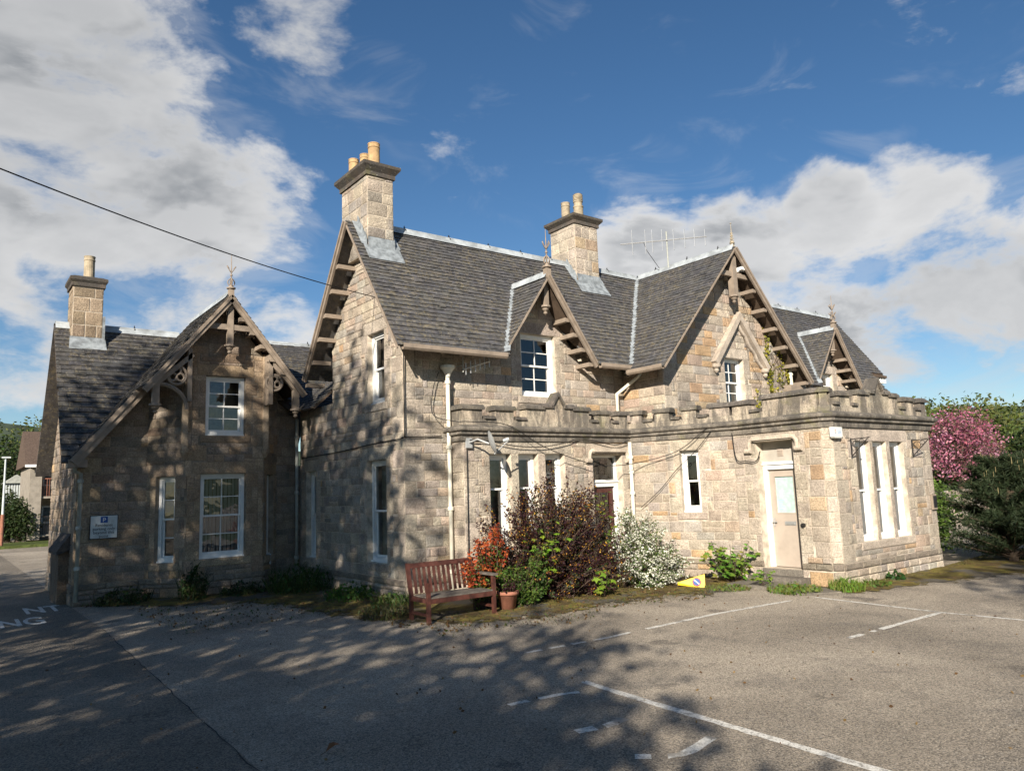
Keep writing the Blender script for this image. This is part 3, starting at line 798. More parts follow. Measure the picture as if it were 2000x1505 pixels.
F_r, W_r = make_wall(house, (18.9, 13.2), (26.5, 13.2), 0, [(0, 5.6, 2.94, 5.6), (2.94, 5.0, 4.3, 6.85), (4.3, 6.85, 5.66, 5.0), (5.66, 5.6, 7.6, 5.6)],
    [[(3.85, 4.75, 4.2, 5.55)]], plinth=0, extra=[(0, 7.6, 0, 3.3)])
make_wall(house, (26.5, 13.2), (26.5, 16.6), 0, [(0, 5.6, 1.7, 8.0), (1.7, 8.0, 3.4, 5.6)], [], bare=True)
make_wall(house, (26.5, 16.6), (7.34, 16.6), 0, [(0, 5.6, 19.16, 5.6)], [], bare=True)
# single storey front: bay, canted link, entrance, parlour window
make_wall(house, (8.42, 13.2), (8.42, 12.7), 0, [(0, 3.2, .5, 3.2)], [], plinth=.45, pal=ASHC, wid=(.5, .6), course=(.28, .34), rough=.004, orange=0)
bayw = [(.65, 1.21, .95, 2.88), (1.41, 1.95, .95, 2.88), (2.16, 2.72, .95, 2.88)]
bayd = (3.58, 4.53, .08, 2.85)
F_b, W_b = make_wall(house, (8.42, 12.7), (13.25, 12.7), 0, [(0, 3.2, 4.83, 3.2)], [bayw, [bayd]], qL=True, orange=.02)
F_d, W_d = make_wall(house, (13.25, 12.7), (14.05, 10.3), 0, [(0, 3.2, 2.53, 3.2)], [[(1.24, 1.70, 1.47, 2.88)]], orange=.10, course=(.17, .27), wid=(.25, .55))
dooro = (.56, 1.45, .30, 2.95)
F_e, W_e = make_wall(house, (14.05, 10.3), (14.05, 8.2), 0, [(0, 3.2, 2.1, 3.2)], [[dooro]], pal=ASHC, course=(.27, .36), wid=(.4, .7), rough=.004, orange=.05)
make_wall(house, (14.05, 8.2), (14.2, 8.05), 0, [(0, 3.2, .212, 3.2)], [], pal=ASHC, course=(.27, .36), wid=(.5, .6), rough=.003, plinth=.45, orange=0)
triw = [(.85, 1.44, .82, 2.87), (1.57, 2.14, .82, 2.87), (2.30, 2.90, .82, 2.87)]
F_t, W_t = make_wall(house, (14.2, 8.05), (18.4, 8.05), 0, [(0, 3.2, 4.2, 3.2)], [triw], qL=True, qR=True, orange=.06, course=(.17, .26))
make_wall(house, (18.4, 8.05), (18.4, 13.2), 0, [(0, 3.2, 5.15, 3.2)], [], bare=True)
m = MB(); m.prism([(8.47, 13.2, 3.3), (8.47, 12.75, 3.3), (13.3, 12.75, 3.3), (14.1, 10.3, 3.3), (14.1, 8.25, 3.3), (14.25, 8.1, 3.3), (18.35, 8.1, 3.3), (18.35, 13.2, 3.3)], (0, 0, .12)); m.build('flat_roof', LEAD, house)

# windows
window(house, F_g, (3.85, 4.62, 4.05, 5.6), .11, 1, (1, 1), curtain=[(0, .3)])
window(house, F_g, (3.75, 4.65, .72, 2.85), .12, 1, (1, 1), curtain=[(.02, .98)])
window(house, F_g, (.40, 1.0, .65, 2.75), .12, 1, (1, 1), curtain=[(0, .6)])
window(house, F_m, (3.06, 4.08, 4.22, 5.68), .1, 2, (2, 2))
window(house, F_w, (2.38, 3.2, 4.08, 5.32), .14, 2, (2, 2), fw=.05, curtain=[(.55, 1)])
window(house, F_r, (3.85, 4.75, 4.2, 5.55), .12, 2, (2, 2))
for o in bayw: window(house, F_b, o, .16, 1, (1, 1), mid=2.15)
window(house, F_d, (1.24, 1.70, 1.47, 2.88), .14, 1, (1, 1))
for o in triw: window(house, F_t, o, .10, 1, (1, 1), mid=1.85, fw=.06, curtain=[(0, .97)])

def panel_door(F, o, rec, leafmat, glassmat, zt, gl, white=.09, glass_clear=False):
    u0_, u1_, z0_, z1_ = o
    fr = MB(); e = .004
    F.box(fr, u0_+e, u0_+white, z0_+e, zt+.1, -rec-.1, -rec+.05); F.box(fr, u1_-white, u1_-e, z0_+e, zt+.1, -rec-.1, -rec+.05)
    F.box(fr, u0_+white, u1_-white, zt, zt+.1, -rec-.1, -rec+.05); F.box(fr, u0_+e, u1_-e, zt+.1, zt+.135, -rec-.1, -rec+.085); F.box(fr, u0_+e, u1_-e, zt+.137, zt+.16, -rec-.1, -rec+.06)
    D = fr.build('door', WHITE, house); D['label'] = 'door in a white painted frame'
    a, b = u0_+white+.006, u1_-white-.006; lo = z0_+.015; hi = zt-.006
    g0, g1 = gl; s = .11
    lf = MB(); w0, w1 = -rec-.06, -rec-.015
    F.box(lf, a, a+s, lo, hi, w0, w1); F.box(lf, b-s, b, lo, hi, w0, w1); F.box(lf, a+s, b-s, g1, hi, w0, w1); F.box(lf, a+s, b-s, lo, g0, w0, w1)
    for (x0, x1, y0, y1) in ((a+s, a+s+.018, g0, g1), (b-s-.018, b-s, g0, g1), (a+s+.018, b-s-.018, g0, g0+.018), (a+s+.018, b-s-.018, g1-.018, g1)): F.box(lf, x0, x1, y0, y1, w0+.01, w1+.008)
    lf.build('leaf', leafmat, D)
    gm = MB(); F.box(gm, a+s+.018, b-s-.018, g0+.018, g1-.018, w0+.015, w0+.022); gm.build('door_glass', glassmat, D)
    return D, a, b, w1
D, a, b, w1 = panel_door(F_e, dooro, .26, DOORP, OBSC, 2.36, (1.42, 2.22))
D['label'] = 'beige door with pale glazed upper half in a white frame'
m = MB(); F_e.box(m, a+.30, b-.14, 1.18, 1.26, w1, w1+.012); F_e.box(m, a+.33, b-.17, 1.20, 1.24, w1+.012, w1+.02); m.build('letter_plate', ALU, D)
m = MB(); F_e.box(m, a+.025, a+.06, 1.15, 1.33, w1, w1+.012); F_e.box(m, a+.03, a+.13, 1.235, 1.26, w1+.035, w1+.055); F_e.box(m, a+.035, a+.05, 1.24, 1.255, w1+.012, w1+.04); m.build('handle', ALU, D)
m = MB(); F_e.box(m, a+.14, a+.34, 1.47, 1.75, w1-.028, w1-.024); m.build('notice', PAPER, D)
for k in range(5):
    m = MB(); F_e.box(m, a+.16, a+.30-.03*(k % 3), 1.69-.045*k, 1.703-.045*k, w1-.0238, w1-.0228); m.build('notice_line', BLUEP, D)
m = MB(); F_e.box(m, dooro[0], dooro[1], 2.52, 2.95, -.30, -.24); m.build('overdoor_panel', OVER, D)
m = MB(); F_e.box(m, .93, 1.07, 2.63, 2.79, -.24, -.228)
for k in range(4): F_e.box(m, .945, 1.055, 2.65+k*.033, 2.667+k*.033, -.228, -.215)
m.build('air_vent', DOORP, D)
m = MB(); F_e.box(m, dooro[0]-.02, dooro[1]+.02, .17, .298, -.3, .06, (.22, .2, .17)); F_e.box(m, dooro[0]-.2, dooro[1]+.15, .0, .165, -.05, .34, (.2, .18, .155)); m.build('doorstep', PAVE, house)
D, a, b, w1 = panel_door(F_b, bayd, .22, REDD, GLASS, 2.12, (.75, 2.0), white=.11)
D['label'] = 'dark red glazed door in a white frame behind the shrubs'
m = MB(); F_b.box(m, bayd[0]+.004, bayd[0]+.05, 2.285, 2.845, -.3, -.2); F_b.box(m, bayd[1]-.05, bayd[1]-.004, 2.285, 2.845, -.3, -.2); F_b.box(m, bayd[0]+.05, bayd[1]-.05, 2.80, 2.845, -.3, -.2); m.build('fanlight_frame', WHITE, D)
m = MB(); F_b.box(m, bayd[0]+.05, bayd[1]-.05, 2.285, 2.80, -.262, -.256); m.build('fanlight', GLASS, D)
m = MB(); F_b.box(m, bayd[0]-.1, bayd[1]+.1, 0, 3.0, -1.6, -1.55); m.build('hall_wall', DARKI, D)

def hood(F, u0_, u1_, z, drop, parent):
    m = MB(); c = ASHC[0]
    F.box(m, u0_+.12, u1_-.12, z, z+.085, 0, .11, c); F.box(m, u0_+.14, u1_-.14, z-.03, z, 0, .07, c)
    for s, x in ((1, u0_), (-1, u1_)):
        pts = []
        for i in range(7):
            t = i/6*math.pi/2; pts.append(F(x+s*(.12-.12*math.sin(t)+.02), z-.12+.12*math.cos(t)+.03, .055))
        pts.append(F(x+s*.02, z-drop, .055)); m.tube(pts, .045, 8, c)
        m.tube([F(x-s*.09, z-drop, .05), F(x+s*.06, z-drop, .05)], .06, 10, c)
    return m.build('hood_mould', ASH, parent)
hood(F_e, .42, 1.60, 2.99, .22, house); hood(F_b, 3.42, 4.69, 2.92, .2, house)

# sweep a moulding along the wall head
PATH = [(8.42, 13.2), (8.42, 12.7), (13.25, 12.7), (14.05, 10.3), (14.05, 8.2), (14.2, 8.05), (18.4, 8.05), (18.4, 12.0)]
def offset(path, w):
    out = []
    for i, p in enumerate(path):
        ns = []
        if i > 0: ns.append(Frame(path[i-1], p).n)
        if i < len(path)-1: ns.append(Frame(p, path[i+1]).n)
        n = sum(ns, Vector()); n.normalize(); k = w/n.dot(ns[0]); out.append((p[0]+n.x*k, p[1]+n.y*k))
    return out
def sweep(path, prof, name, mat, parent, col):
    m = MB(); rings = [[(x, y, z) for x, y in offset(path, w)] for w, z in prof]; n = len(path)
    vs = [p for r in rings for p in r]
    m.add(vs, [(j*n+i, j*n+i+1, (j+1)*n+i+1, (j+1)*n+i) for j in range(len(prof)-1) for i in range(n-1)]+[tuple(j*n for j in range(len(prof)))[::-1], tuple(j*n+n-1 for j in range(len(prof)))], col)
    return m.build(name, mat, parent)
sweep(PATH, [(-.05, 3.15), (.05, 3.15), (.06, 3.20), (.06, 3.255), (.12, 3.28), (.12, 3.335), (.17, 3.355), (.185, 3.385), (.185, 3.42), (.05, 3.475), (-.05, 3.475)], 'cornice', PAR, house, (.26, .235, .20))
par = sweep(PATH, [(-.26, 3.44), (.012, 3.44), (.012, 3.60), (-.26, 3.60)], 'parapet', PAR, house, (.46, .405, .325))
def parapet_run(F, items):
    for (a, b, kind) in items:
        g = .006
        if kind == 0:
            top = 3.645; w = MB(); F.box(w, a+g, b-g, 3.60, 3.61, -.25, .01, (.33, .28, .22)); w.build('parapet_stone', PAR, par)
        else:
            top = {1: 3.80, 2: 3.86, 3: 3.90}[kind]
            w = MB(); F.box(w, a+g, b-g, 3.602, top, -.25, .006+rnd.uniform(0, .006), jit((.47, .41, .33))); w.build('parapet_stone', PAR, par)
        c = MB(); o = .045; z0_ = top if kind else 3.61
        A, B = (a-.035, b+.035) if kind else (a+.04, b-.04)
        if kind != 3:
            prof = [(-.30, z0_), (.06, z0_), (.06, z0_+.05), (.0, z0_+.105 if kind else z0_+.07), (-.24, z0_+.105 if kind else z0_+.07), (-.30, z0_+.05)]
            c.prism([F(A, z, w_) for w_, z in prof], F.d*(B-A), jit((.19, .17, .145)))
            c.build('coping_stone', PAR, par)
        else:
            mid = (a+b)/2; hw = .16
            for (x0, x1) in ((a-.03, mid-hw), (mid+hw, b+.03)):
                c = MB(); prof = [(-.30, z0_), (.06, z0_), (.06, z0_+.05), (.0, z0_+.10), (-.24, z0_+.10), (-.30, z0_+.05)]
                c.prism([F(x0, z, w_) for w_, z in prof], F.d*(x1-x0), jit((.19, .17, .145))); c.build('coping_stone', PAR, par)
            c = MB(); c.prism([F(mid-hw, z0_, .012), F(mid+hw, z0_, .012), F(mid, z0_+.27, .012)], F.n*(-.2), (.40, .34, .26)); c.build('parapet_stone', PAR, par)
            for s in (-1, 1):
                c = MB(); c.prism([F(mid+s*(hw+.05), z0_-.0, .06), F(mid+s*(hw+.05), z0_+.07, .06), F(mid, z0_+.37, .06), F(mid, z0_+.28, .06)], F.n*(-.3), jit((.19, .17, .145))); c.build('coping_stone', PAR, par)
parapet_run(Frame((8.42, 13.2), (8.42, 12.7)), [(0, .47, 1)])
parapet_run(F_b, [(0, .50, 1), (.50, .84, 0), (.84, 1.33, 1), (1.33, 1.68, 0), (1.68, 2.13, 2), (2.13, 3.05, 3), (3.05, 3.53, 2), (3.53, 3.83, 0), (3.83, 4.2, 1), (4.2, 4.48, 0), (4.48, 4.80, 1)])
parapet_run(F_d, [(.05, .36, 1), (.36, .68, 0), (.68, 1.06, 1), (1.06, 1.36, 0), (1.36, 1.72, 1), (1.72, 2.02, 0), (2.02, 2.5, 1)])
parapet_run(F_e, [(.03, .46, 1), (.46, .80, 0), (.80, 2.1, 2)])
parapet_run(Frame((14.05, 8.2), (14.2, 8.05)), [(0.02, .19, 2)])
parapet_run(F_t, [(.02, .05, 2), (.05, .38, 0), (.38, .80, 1), (.80, 1.10, 0), (1.10, 1.53, 2), (1.53, 2.46, 3), (2.46, 2.85, 2), (2.85, 3.2, 0), (3.2, 3.6, 1), (3.6, 3.95, 0), (3.95, 4.2, 1)])
parapet_run(Frame((18.4, 8.05), (18.4, 12.0)), [(0.03, .5, 1), (.5, .9, 0), (.9, 1.3, 1), (1.3, 1.7, 0), (1.7, 2.1, 1), (2.1, 2.5, 0), (2.5, 2.9, 1), (2.9, 3.3, 0), (3.3, 3.9, 1)])

# roofs of the big house
def wing_z(x): return WZ-WS*abs(x-WC)
def dorm_z(x, c): return DZ-DS*abs(x-c)
def skip_main(x, y, z):
    for c in (D1, D2):
        if z < dorm_z(x, c)-.05: return True
    if z < wing_z(x)-.05: return True
    return x > 26.15 and z < 5.72
def bz(z): return (z-EZ)/(RZ-EZ)*ML
X0 = 6.9; X1 = 27.0
wl = WC-(WZ-EZ)/WS; wr = WC+(WZ-EZ)/WS; dh = (DZ-EZ)/DS
brk = [(X0, EZ), (D1-dh, EZ), (D1, DZ), (D1+dh, EZ), (wl, EZ), (WC, RZ), (wr, EZ), (D2-dh, EZ), (D2, DZ), (D2+dh, EZ), (26.15, EZ)]
decks = [[(p[0]-X0, bz(p[1])), (q[0]-X0, bz(q[1])), (q[0]-X0, ML), (p[0]-X0, ML)] for p, q in zip(brk, brk[1:])]
decks = [[q for i, q in enumerate(d) if (abs(q[0]-d[i-1][0])+abs(q[1]-d[i-1][1])) > 1e-5] for d in decks]
decks.append([(26.15-X0, bz(5.72)), (X1-X0, bz(5.72)), (X1-X0, ML), (26.15-X0, ML)])
slope(house, (X0, EY, EZ), (1, 0, 0), (0, RY-EY, RZ-EZ), [(0, 0), (X1-X0, 0), (X1-X0, ML), (0, ML)], skip_main, decks=decks)
m = MB(); m.prism([(X0, RY, RZ), (X1, RY, RZ), (X1, 2*RY-EY, EZ), (X0, 2*RY-EY, EZ)], (0, 0, -.08), (.1, .095, .092)); m.build('roof', SLATE, house)
for (c) in (D1, D2):
    L = math.hypot(dh, DZ-EZ); yb = 12.68; ay = EY+(DZ-EZ)/MT-yb
    slope(house, (c-dh, yb, EZ), (0, 1, 0), (dh, 0, DZ-EZ), [(0, 0), (ay, L), (0, L)], gauge=.115)
    slope(house, (c+dh, yb, EZ), (0, 1, 0), (-dh, 0, DZ-EZ), [(0, 0), (ay, L), (0, L)], gauge=.115)
    ridge(house, (c, yb+.02, DZ+.05), (c, yb+ay, DZ+.05))
    barge(house, (c-dh-.03, yb, EZ-.02), (c, yb, DZ-.01), (0, -1, 0), .07); barge(house, (c+dh+.03, yb, EZ-.02), (c, yb, DZ-.01), (0, -1, 0), .13)
    brackets(house, (c+dh, yb+.02, EZ), (c, yb+.02, DZ), (0, 1, 0), .5, 4, .30, .12, .62)
    pendant(house, c, 12.86, DZ-.12, 6.08, .065)
    finial(house, (c, yb+.06, DZ+.05), 1.05, 0 if c == D1 else 3, WOOD)
    valley(house, (c-dh, EY, EZ), (c, EY+(DZ-EZ)/MT, DZ), .09)
WL = math.hypot(3.05, 3.35); wy = 11.4
slope(house, (13.2, wy, 4.845), (0, 1, 0), (3.05, 0, 3.355), [(0, 0), (1.25, 0), (RY-wy, WL), (0, WL)])
slope(house, (19.3, wy, 4.845), (0, 1, 0), (-3.05, 0, 3.355), [(0, 0), (1.25, 0), (RY-wy, WL), (0, WL)])
ridge(house, (WC, wy+.02, WZ+.05), (WC, RY-.1, WZ+.05)); ridge(house, (7.9, RY, RZ+.05), (WC-.1, RY, RZ+.05)); ridge(house, (WC+.1, RY, RZ+.05), (X1, RY, RZ+.05))
valley(house, (wl, EY, EZ), (WC, RY, RZ), .13); valley(house, (wr, EY, EZ), (WC, RY, RZ), .10)
barge(house, (13.17, wy, 4.81), (WC, wy, WZ-.01), (0, -1, 0), .09); barge(house, (19.33, wy, 4.81), (WC, wy, WZ-.01), (0, -1, 0), .135)
brackets(house, (19.3, wy+.02, 4.84), (WC, wy+.02, WZ), (0, 1, 0), .43, 6, .32, .06, .76)
pendant(house, WC, 11.55, WZ-.15, 6.72, .085)
m = MB(); m.box(WC-.62, WC+.62, 11.50, 11.60, 7.42, 7.55); m.build('collar_beam', WOOD, house)
finial(house, (WC, wy+.08, WZ+.05), .62, 2, POTG)
m = MB(); m.box(18.6, 19.35, 11.6, 13.2, 4.35, 4.72); m.build('soffit_box', WOOD, house)
# left gable trim
barge(house, (6.9, 12.56, 4.93), (6.9, RY, RZ-.01), (-1, 0, 0), .05); barge(house, (6.9, 17.24, 4.93), (6.9, RY, RZ-.01), (-1, 0, 0), .135)
brackets(house, (6.9, 17.2, 4.98), (6.9, RY, RZ), (1, 0, 0), .44, 6, .34, .03, .80)
def gutter(a, b, name='gutter', mat=None):
    m = MB(); a = Vector(a); b = Vector(b); d = (b-a).normalized(); s = Vector((d.y, -d.x, 0)); U = Vector((0, 0, 1))
    prof = [(0, .05), (0, -.05), (.02, -.07), (.08, -.07), (.11, -.03), (.11, .05), (.095, .05), (.085, -.04), (.02, -.05), (.015, .05)]; n = len(prof)
    m.add([a+s*x+U*y for x, y in prof]+[b+s*x+U*y for x, y in prof], [(i, (i+1) % n, n+(i+1) % n, n+i) for i in range(n)]+[tuple(range(n))[::-1], tuple(range(n, 2*n))])
    return m.build(name, mat or WOOD, house)
gutter((7.0, EY+.02, EZ-.03), (D1-dh, EY+.02, EZ-.03)); gutter((D1+dh, EY+.02, EZ-.03), (13.4, EY+.02, EZ-.03)); gutter((13.22, EY-.05, 4.84), (13.22, wy+.03, 4.84)); gutter((D2+dh, EY+.02, EZ-.03), (26.1, EY+.02, EZ-.03))
x = 7.55
while x < 26:
    if not (D1-dh < x < D1+dh or wl-.1 < x < wr+.1 or D2-dh < x < D2+dh):
        m = MB(); m.prism([(x-.035, EY+.08, EZ-.02), (x-.035, 13.2, EZ+.72), (x-.035, 13.2, EZ+.55), (x-.035, EY+.15, EZ-.10)], (.07, 0, 0)); m.build('rafter_end', WOOD, house)
    x += .46
for k in range(5):
    m = MB(); m.box(26.25+k*.17, 26.33+k*.17, 13.05, 13.25, 5.42, 5.6); m.build('rafter_end', WHITE, house)
m = MB(); m.box(26.15, 27.0, 13.0, 13.5, 5.60, 5.68); m.build('soffit_box', DWOOD, house)

# chimneys with lead flashings
ch1 = chimney(house, 7.2, 7.84, 14.42, 15.72, 7.4, 9.18, .3, .14, [(7.50, 14.66, .135, .58, POTB, 0), (7.50, 15.12, .115, .50, POTB, 0), (7.40, 15.5, .12, .50, POTB, 0)], pal=RUB[:8])
ch2 = chimney(house, 13.45, 14.3, 14.5, 15.5, 7.4, 9.28, .27, .13, [(13.9, 14.78, .125, .74, POTG, 1), (13.80, 15.2, .125, .60, POTG, 0)], pal=ASHC+RUBO[2:])
def flash(ch, x0, x1, y0):
    z0_ = RZ-(RY-y0)*MT
    m = MB(); n = Vector((0, -MT, 1)).normalized()*.045
    P = lambda x, y: Vector((x, y, RZ-(RY-y)*MT))+n
    m.add([P(x0-.12, y0-.28), P(x1+.12, y0-.28), P(x1+.12, y0-.0), P(x0-.12, y0)], [(0, 1, 2, 3)])
    m.add([P(x0-.01, y0-.04), P(x1+.01, y0-.04), (x1+.01, y0-.03, z0_+.22), (x0-.01, y0-.03, z0_+.22)], [(0, 1, 2, 3)])
    for s, xx in ((-1, x0), (1, x1)):
        k = 6; vs = []
        for i in range(k+1):
            y = y0+(RY-y0)*i/k; p = P(xx, y); vs += [p+Vector((s*.16, 0, 0)), p+Vector((s*.028, 0, 0)), p+Vector((s*.028, 0, .14+.05*(i % 2)))]
        m.add(vs, [(3*i+j, 3*i+j+1, 3*i+j+4, 3*i+j+3) for i in range(k) for j in (0, 1)])
    m.build('lead_flashing', LEAD, ch)
flash(ch1, 7.2, 7.84, 14.42); flash(ch2, 13.45, 14.3, 14.5)

# gabled hood over the upper window of the wing
m = MB(); hy = 11.85; hc = 16.65; c_ = ASHC[3]
for s in (-1, 1):
    f_ = Vector((hc+s*1.15, hy, 5.13)); a_ = Vector((hc, hy, 6.52)); d_ = (a_-f_).normalized(); nn = Vector((-d_.z, 0, d_.x)); nn = nn if nn.z > 0 else -nn
    m.prism([f_-nn*.10, a_-Vector((0, 0, .17)), a_+Vector((0, 0, .06)), f_+nn*.05], (0, -.17, 0), c_)
    pts = []
    for i in range(17):
        t = i/16; p = f_.lerp(a_, .06+t*.86)-nn*(.13+.05*abs(math.sin(t*math.pi*3))); pts.append((p.x, hy-.06, p.z))
    m.tube(pts, .045, 6, c_)
    m.lathe((hc+s*1.05, hy-.07, 4.88), [(.03, 0), (.07, .05), (.05, .1), (.11, .15), (.12, .22), (.09, .24)], 10, c_)
hd = m.build('gabled_hood', ASH, house); hd['label'] = 'carved stone gable hood over the upper window'

# rainwater pipes
downpipe(house, [(8.32, 13.06, 4.55), (8.32, 13.06, .15)], CREAM, .042, [(8.32, 13.06, z) for z in (4.35, 3.0, 1.75, .5)])
hopper(house, 8.32, 13.05, 4.5, CREAM)
downpipe(house, [(13.62, 12.5, 4.92), (13.6, 12.6, 4.78), (13.30, 13.08, 4.38), (13.30, 13.08, 3.5)], CREAM, .045)
downpipe(house, [(13.15, 12.6, 3.15), (13.15, 12.6, .1)], CREAM, .045, [(13.15, 12.6, z) for z in (2.75, 2.4, 1.9, 1.2)])
downpipe(house, [(18.85, 11.74, 5.45), (18.85, 11.74, 3.5)], CREAM, .045, [(18.85, 11.74, 5.0)])
downpipe(house, [(7.2, 18.5, 4.1), (7.2, 18.5, .1)], GREYPIPE, .04, [(7.2, 18.5, z) for z in (3.6, 2.2, .6)])
# lower link roof behind the gable
slope(house, (7.05, 17.1, 4.25), (0, 1, 0), (1.2, 0, 1.1), [(0, 0), (1.7, 0), (1.7, 1.6), (0, 1.6)])
flush(house, 'stone', 'stonework'); flush(house, 'slate', 'slate_covering')

# ------------------------------------------------------------------ the cottage on the left
cot = thing('stone_cottage', 'dark stone cottage in tree shade with a trefoil gable over a canted bay window', 'house', (2.37, 18.7, 0))
CX, CZ, CS = 5.23, 6.9, 1.254
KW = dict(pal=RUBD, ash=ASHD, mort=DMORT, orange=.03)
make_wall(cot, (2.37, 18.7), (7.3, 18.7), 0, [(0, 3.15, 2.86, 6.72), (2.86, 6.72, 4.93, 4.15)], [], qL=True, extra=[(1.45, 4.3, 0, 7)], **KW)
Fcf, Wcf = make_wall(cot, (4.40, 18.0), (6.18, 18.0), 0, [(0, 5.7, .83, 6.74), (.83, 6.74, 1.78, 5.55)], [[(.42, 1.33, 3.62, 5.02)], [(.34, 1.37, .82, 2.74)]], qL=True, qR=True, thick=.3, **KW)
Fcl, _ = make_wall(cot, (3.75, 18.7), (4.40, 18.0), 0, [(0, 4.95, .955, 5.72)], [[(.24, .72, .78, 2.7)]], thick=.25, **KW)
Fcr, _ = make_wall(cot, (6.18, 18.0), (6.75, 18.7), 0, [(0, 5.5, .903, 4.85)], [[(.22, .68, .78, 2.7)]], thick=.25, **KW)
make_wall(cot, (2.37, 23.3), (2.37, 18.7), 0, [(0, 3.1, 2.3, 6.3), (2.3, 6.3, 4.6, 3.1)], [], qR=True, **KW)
make_wall(cot, (10, 23.3), (2.37, 23.3), 0, [(0, 3.1, 7.63, 3.1)], [], bare=True, mort=DMORT)
window(cot, Fcf, (.42, 1.33, 3.62, 5.02), .1, 2, (2, 2))
window(cot, Fcf, (.34, 1.37, .82, 2.74), .12, 2, (2, 2), blind=True)
window(cot, Fcl, (.24, .72, .78, 2.7), .12, 1, (2, 2), curtain=[(.6, 1)])
window(cot, Fcr, (.22, .68, .78, 2.7), .12, 1, (2, 2))
CL = math.hypot(2.65, 3.5)
slope(cot, (2.02, 18.35, 3.05), (1, 0, 0), (0, 2.65, 3.5), [(0, 0), (3.4, 0), (3.4, CL), (0, CL)], lambda x, y, z: z < CZ-CS*abs(x-CX)-.05, dark=.75, gauge=.15, wid=(.16, .3),
      decks=[[(0, 0), (.25, 0), (3.4, CL), (0, CL)]])
slope(cot, (5.23, 18.4, 4.35), (1, 0, 0), (0, 2.6, 2.2), [(0, 0), (3.7, 0), (3.7, 3.4), (0, 3.4)], lambda x, y, z: z < CZ-CS*abs(x-CX)-.05, dark=.85, decks=[[(1.7, 0), (3.7, 0), (3.7, 3.4), (.1, 3.4)]])
m = MB(); m.prism([(2.02, 21.0, 6.5), (9.0, 21.0, 6.5), (9.0, 23.65, 3.0), (2.02, 23.65, 3.0)], (0, 0, -.08), (.08, .075, .072)); m.build('roof', SLATE, cot)
cb = math.hypot(3.03, 3.8); fb = 1.2/3.03*cb
slope(cot, (2.2, 17.55, 3.13), (0, 1, 0), (3.03, 0, 3.8), [(0, fb), (3.4, fb), (3.4, cb), (0, cb)], dark=.75, gauge=.14)
slope(cot, (2.2, 17.55, 3.13), (0, 1, 0), (3.03, 0, 3.8), [(.78, 0), (1.6, 0), (2.6, fb), (.78, fb)], dark=.75, gauge=.14)
rb = math.hypot(1.79, 2.24)
slope(cot, (7.02, 17.55, 4.69), (0, 1, 0), (-1.79, 0, 2.24), [(0, 0), (1.2, 0), (3.4, rb), (0, rb)], dark=.8, gauge=.14)
ridge(cot, (2.05, 21, 6.57), (4.9, 21, 6.57)); ridge(cot, (5.6, 21, 6.57), (9, 21, 6.57)); ridge(cot, (CX, 17.6, CZ+.07), (CX, 20.9, CZ+.07), clips=False)
by = 17.52
barge(cot, (3.36, by, 4.58), (CX, by, CZ), (0, -1, 0), .14); barge(cot, (7.06, by, 4.62), (CX, by, CZ), (0, -1, 0), .14)
barge(cot, (2.16, 18.31, 3.08), (3.5, 18.31, 4.76), (0, -1, 0), .2)
brackets(cot, (7.02, by+.02, 4.69), (CX, by+.02, CZ), (0, 1, 0), .45, 5, .28, .3, .85)
m = MB(); m.box(2.14, 2.5, 18.3, 18.7, 2.93, 3.1); m.build('eave_block', WOOD, cot)
pendant(cot, CX, 17.62, CZ-.1, 5.50, .065)
m = MB(); m.box(CX-.60, CX+.60, 17.57, 17.67, 6.06, 6.19); m.build('collar_beam', WOOD, cot)
finial(cot, (CX, by+.06, CZ+.04), .95, 1, WOOD)
def trefoil(x, y, z, r):
    m = MB()
    def ring(cx, cz, rr, t):
        m.tube([(cx+rr*math.cos(a*math.pi/12), y, cz+rr*math.sin(a*math.pi/12)) for a in range(25)], t, 6, cap=False)
    ring(x, z, r, .035)
    for k in range(3):
        a = math.pi/2+k*2*math.pi/3; ring(x+r*.44*math.cos(a), z+r*.44*math.sin(a), r*.40, .032)
    m.build('trefoil', WOOD, cot, True)
trefoil(4.09, 17.64, 4.93, .21); trefoil(6.30, 17.64, 4.88, .19)
for (x, zt, zb) in ((3.66, 4.75, 4.05), (6.82, 4.72, 4.05)):
    pendant(cot, x, 17.62, zt, zb, .07)
m = MB()
pts = [(3.70+.62*math.sin(t*math.pi/2/8), 17.64, 4.72-.55*(1-math.cos(t*math.pi/2/8))) for t in range(9)]; m.tube(pts, .05, 6)
m.build('curved_brace', WOOD, cot)
for s, xa, za, xb, zb in ((1, 3.62, 4.66, 4.42, 5.42), (-1, 6.9, 4.66, 6.16, 5.42)):
    m = MB(); m.bar((xa, 17.64, za), (xb, 17.64, zb), .1, .12, (0, 1, 0)); m.build('brace', WOOD, cot)
for x in (4.36, 6.2):
    m = MB(); m.box(x-.06, x+.06, 17.9, 18.0, 3.3, 5.6, ASHD[2]); m.lathe((x, 17.96, 3.1), [(.03, 0), (.09, .12), (.1, .2)], 8, ASHD[1]); m.build('corner_shaft', ASH, cot)
    m = MB(); m.box(x-.045, x+.045, 17.58, 17.9, 4.35, 5.55, ASHD[2]); m.build('post', WOOD, cot)
chc = chimney(cot, 2.36, 3.01, 20.6, 21.4, 5.6, 7.47, .24, .09, [(2.72, 20.9, .125, .62, POTG, 0)], pal=[(.36,.29,.21),(.30,.24,.175),(.40,.32,.235)])
m = MB(); m.add([(2.3, 20.45, 5.86), (3.12, 20.45, 5.86), (3.08, 20.57, 6.2), (2.32, 20.57, 6.2)], [(0, 1, 2, 3)]); m.box(3.02, 3.07, 20.55, 21.0, 5.95, 6.75); m.build('lead_flashing', LEAD, chc)
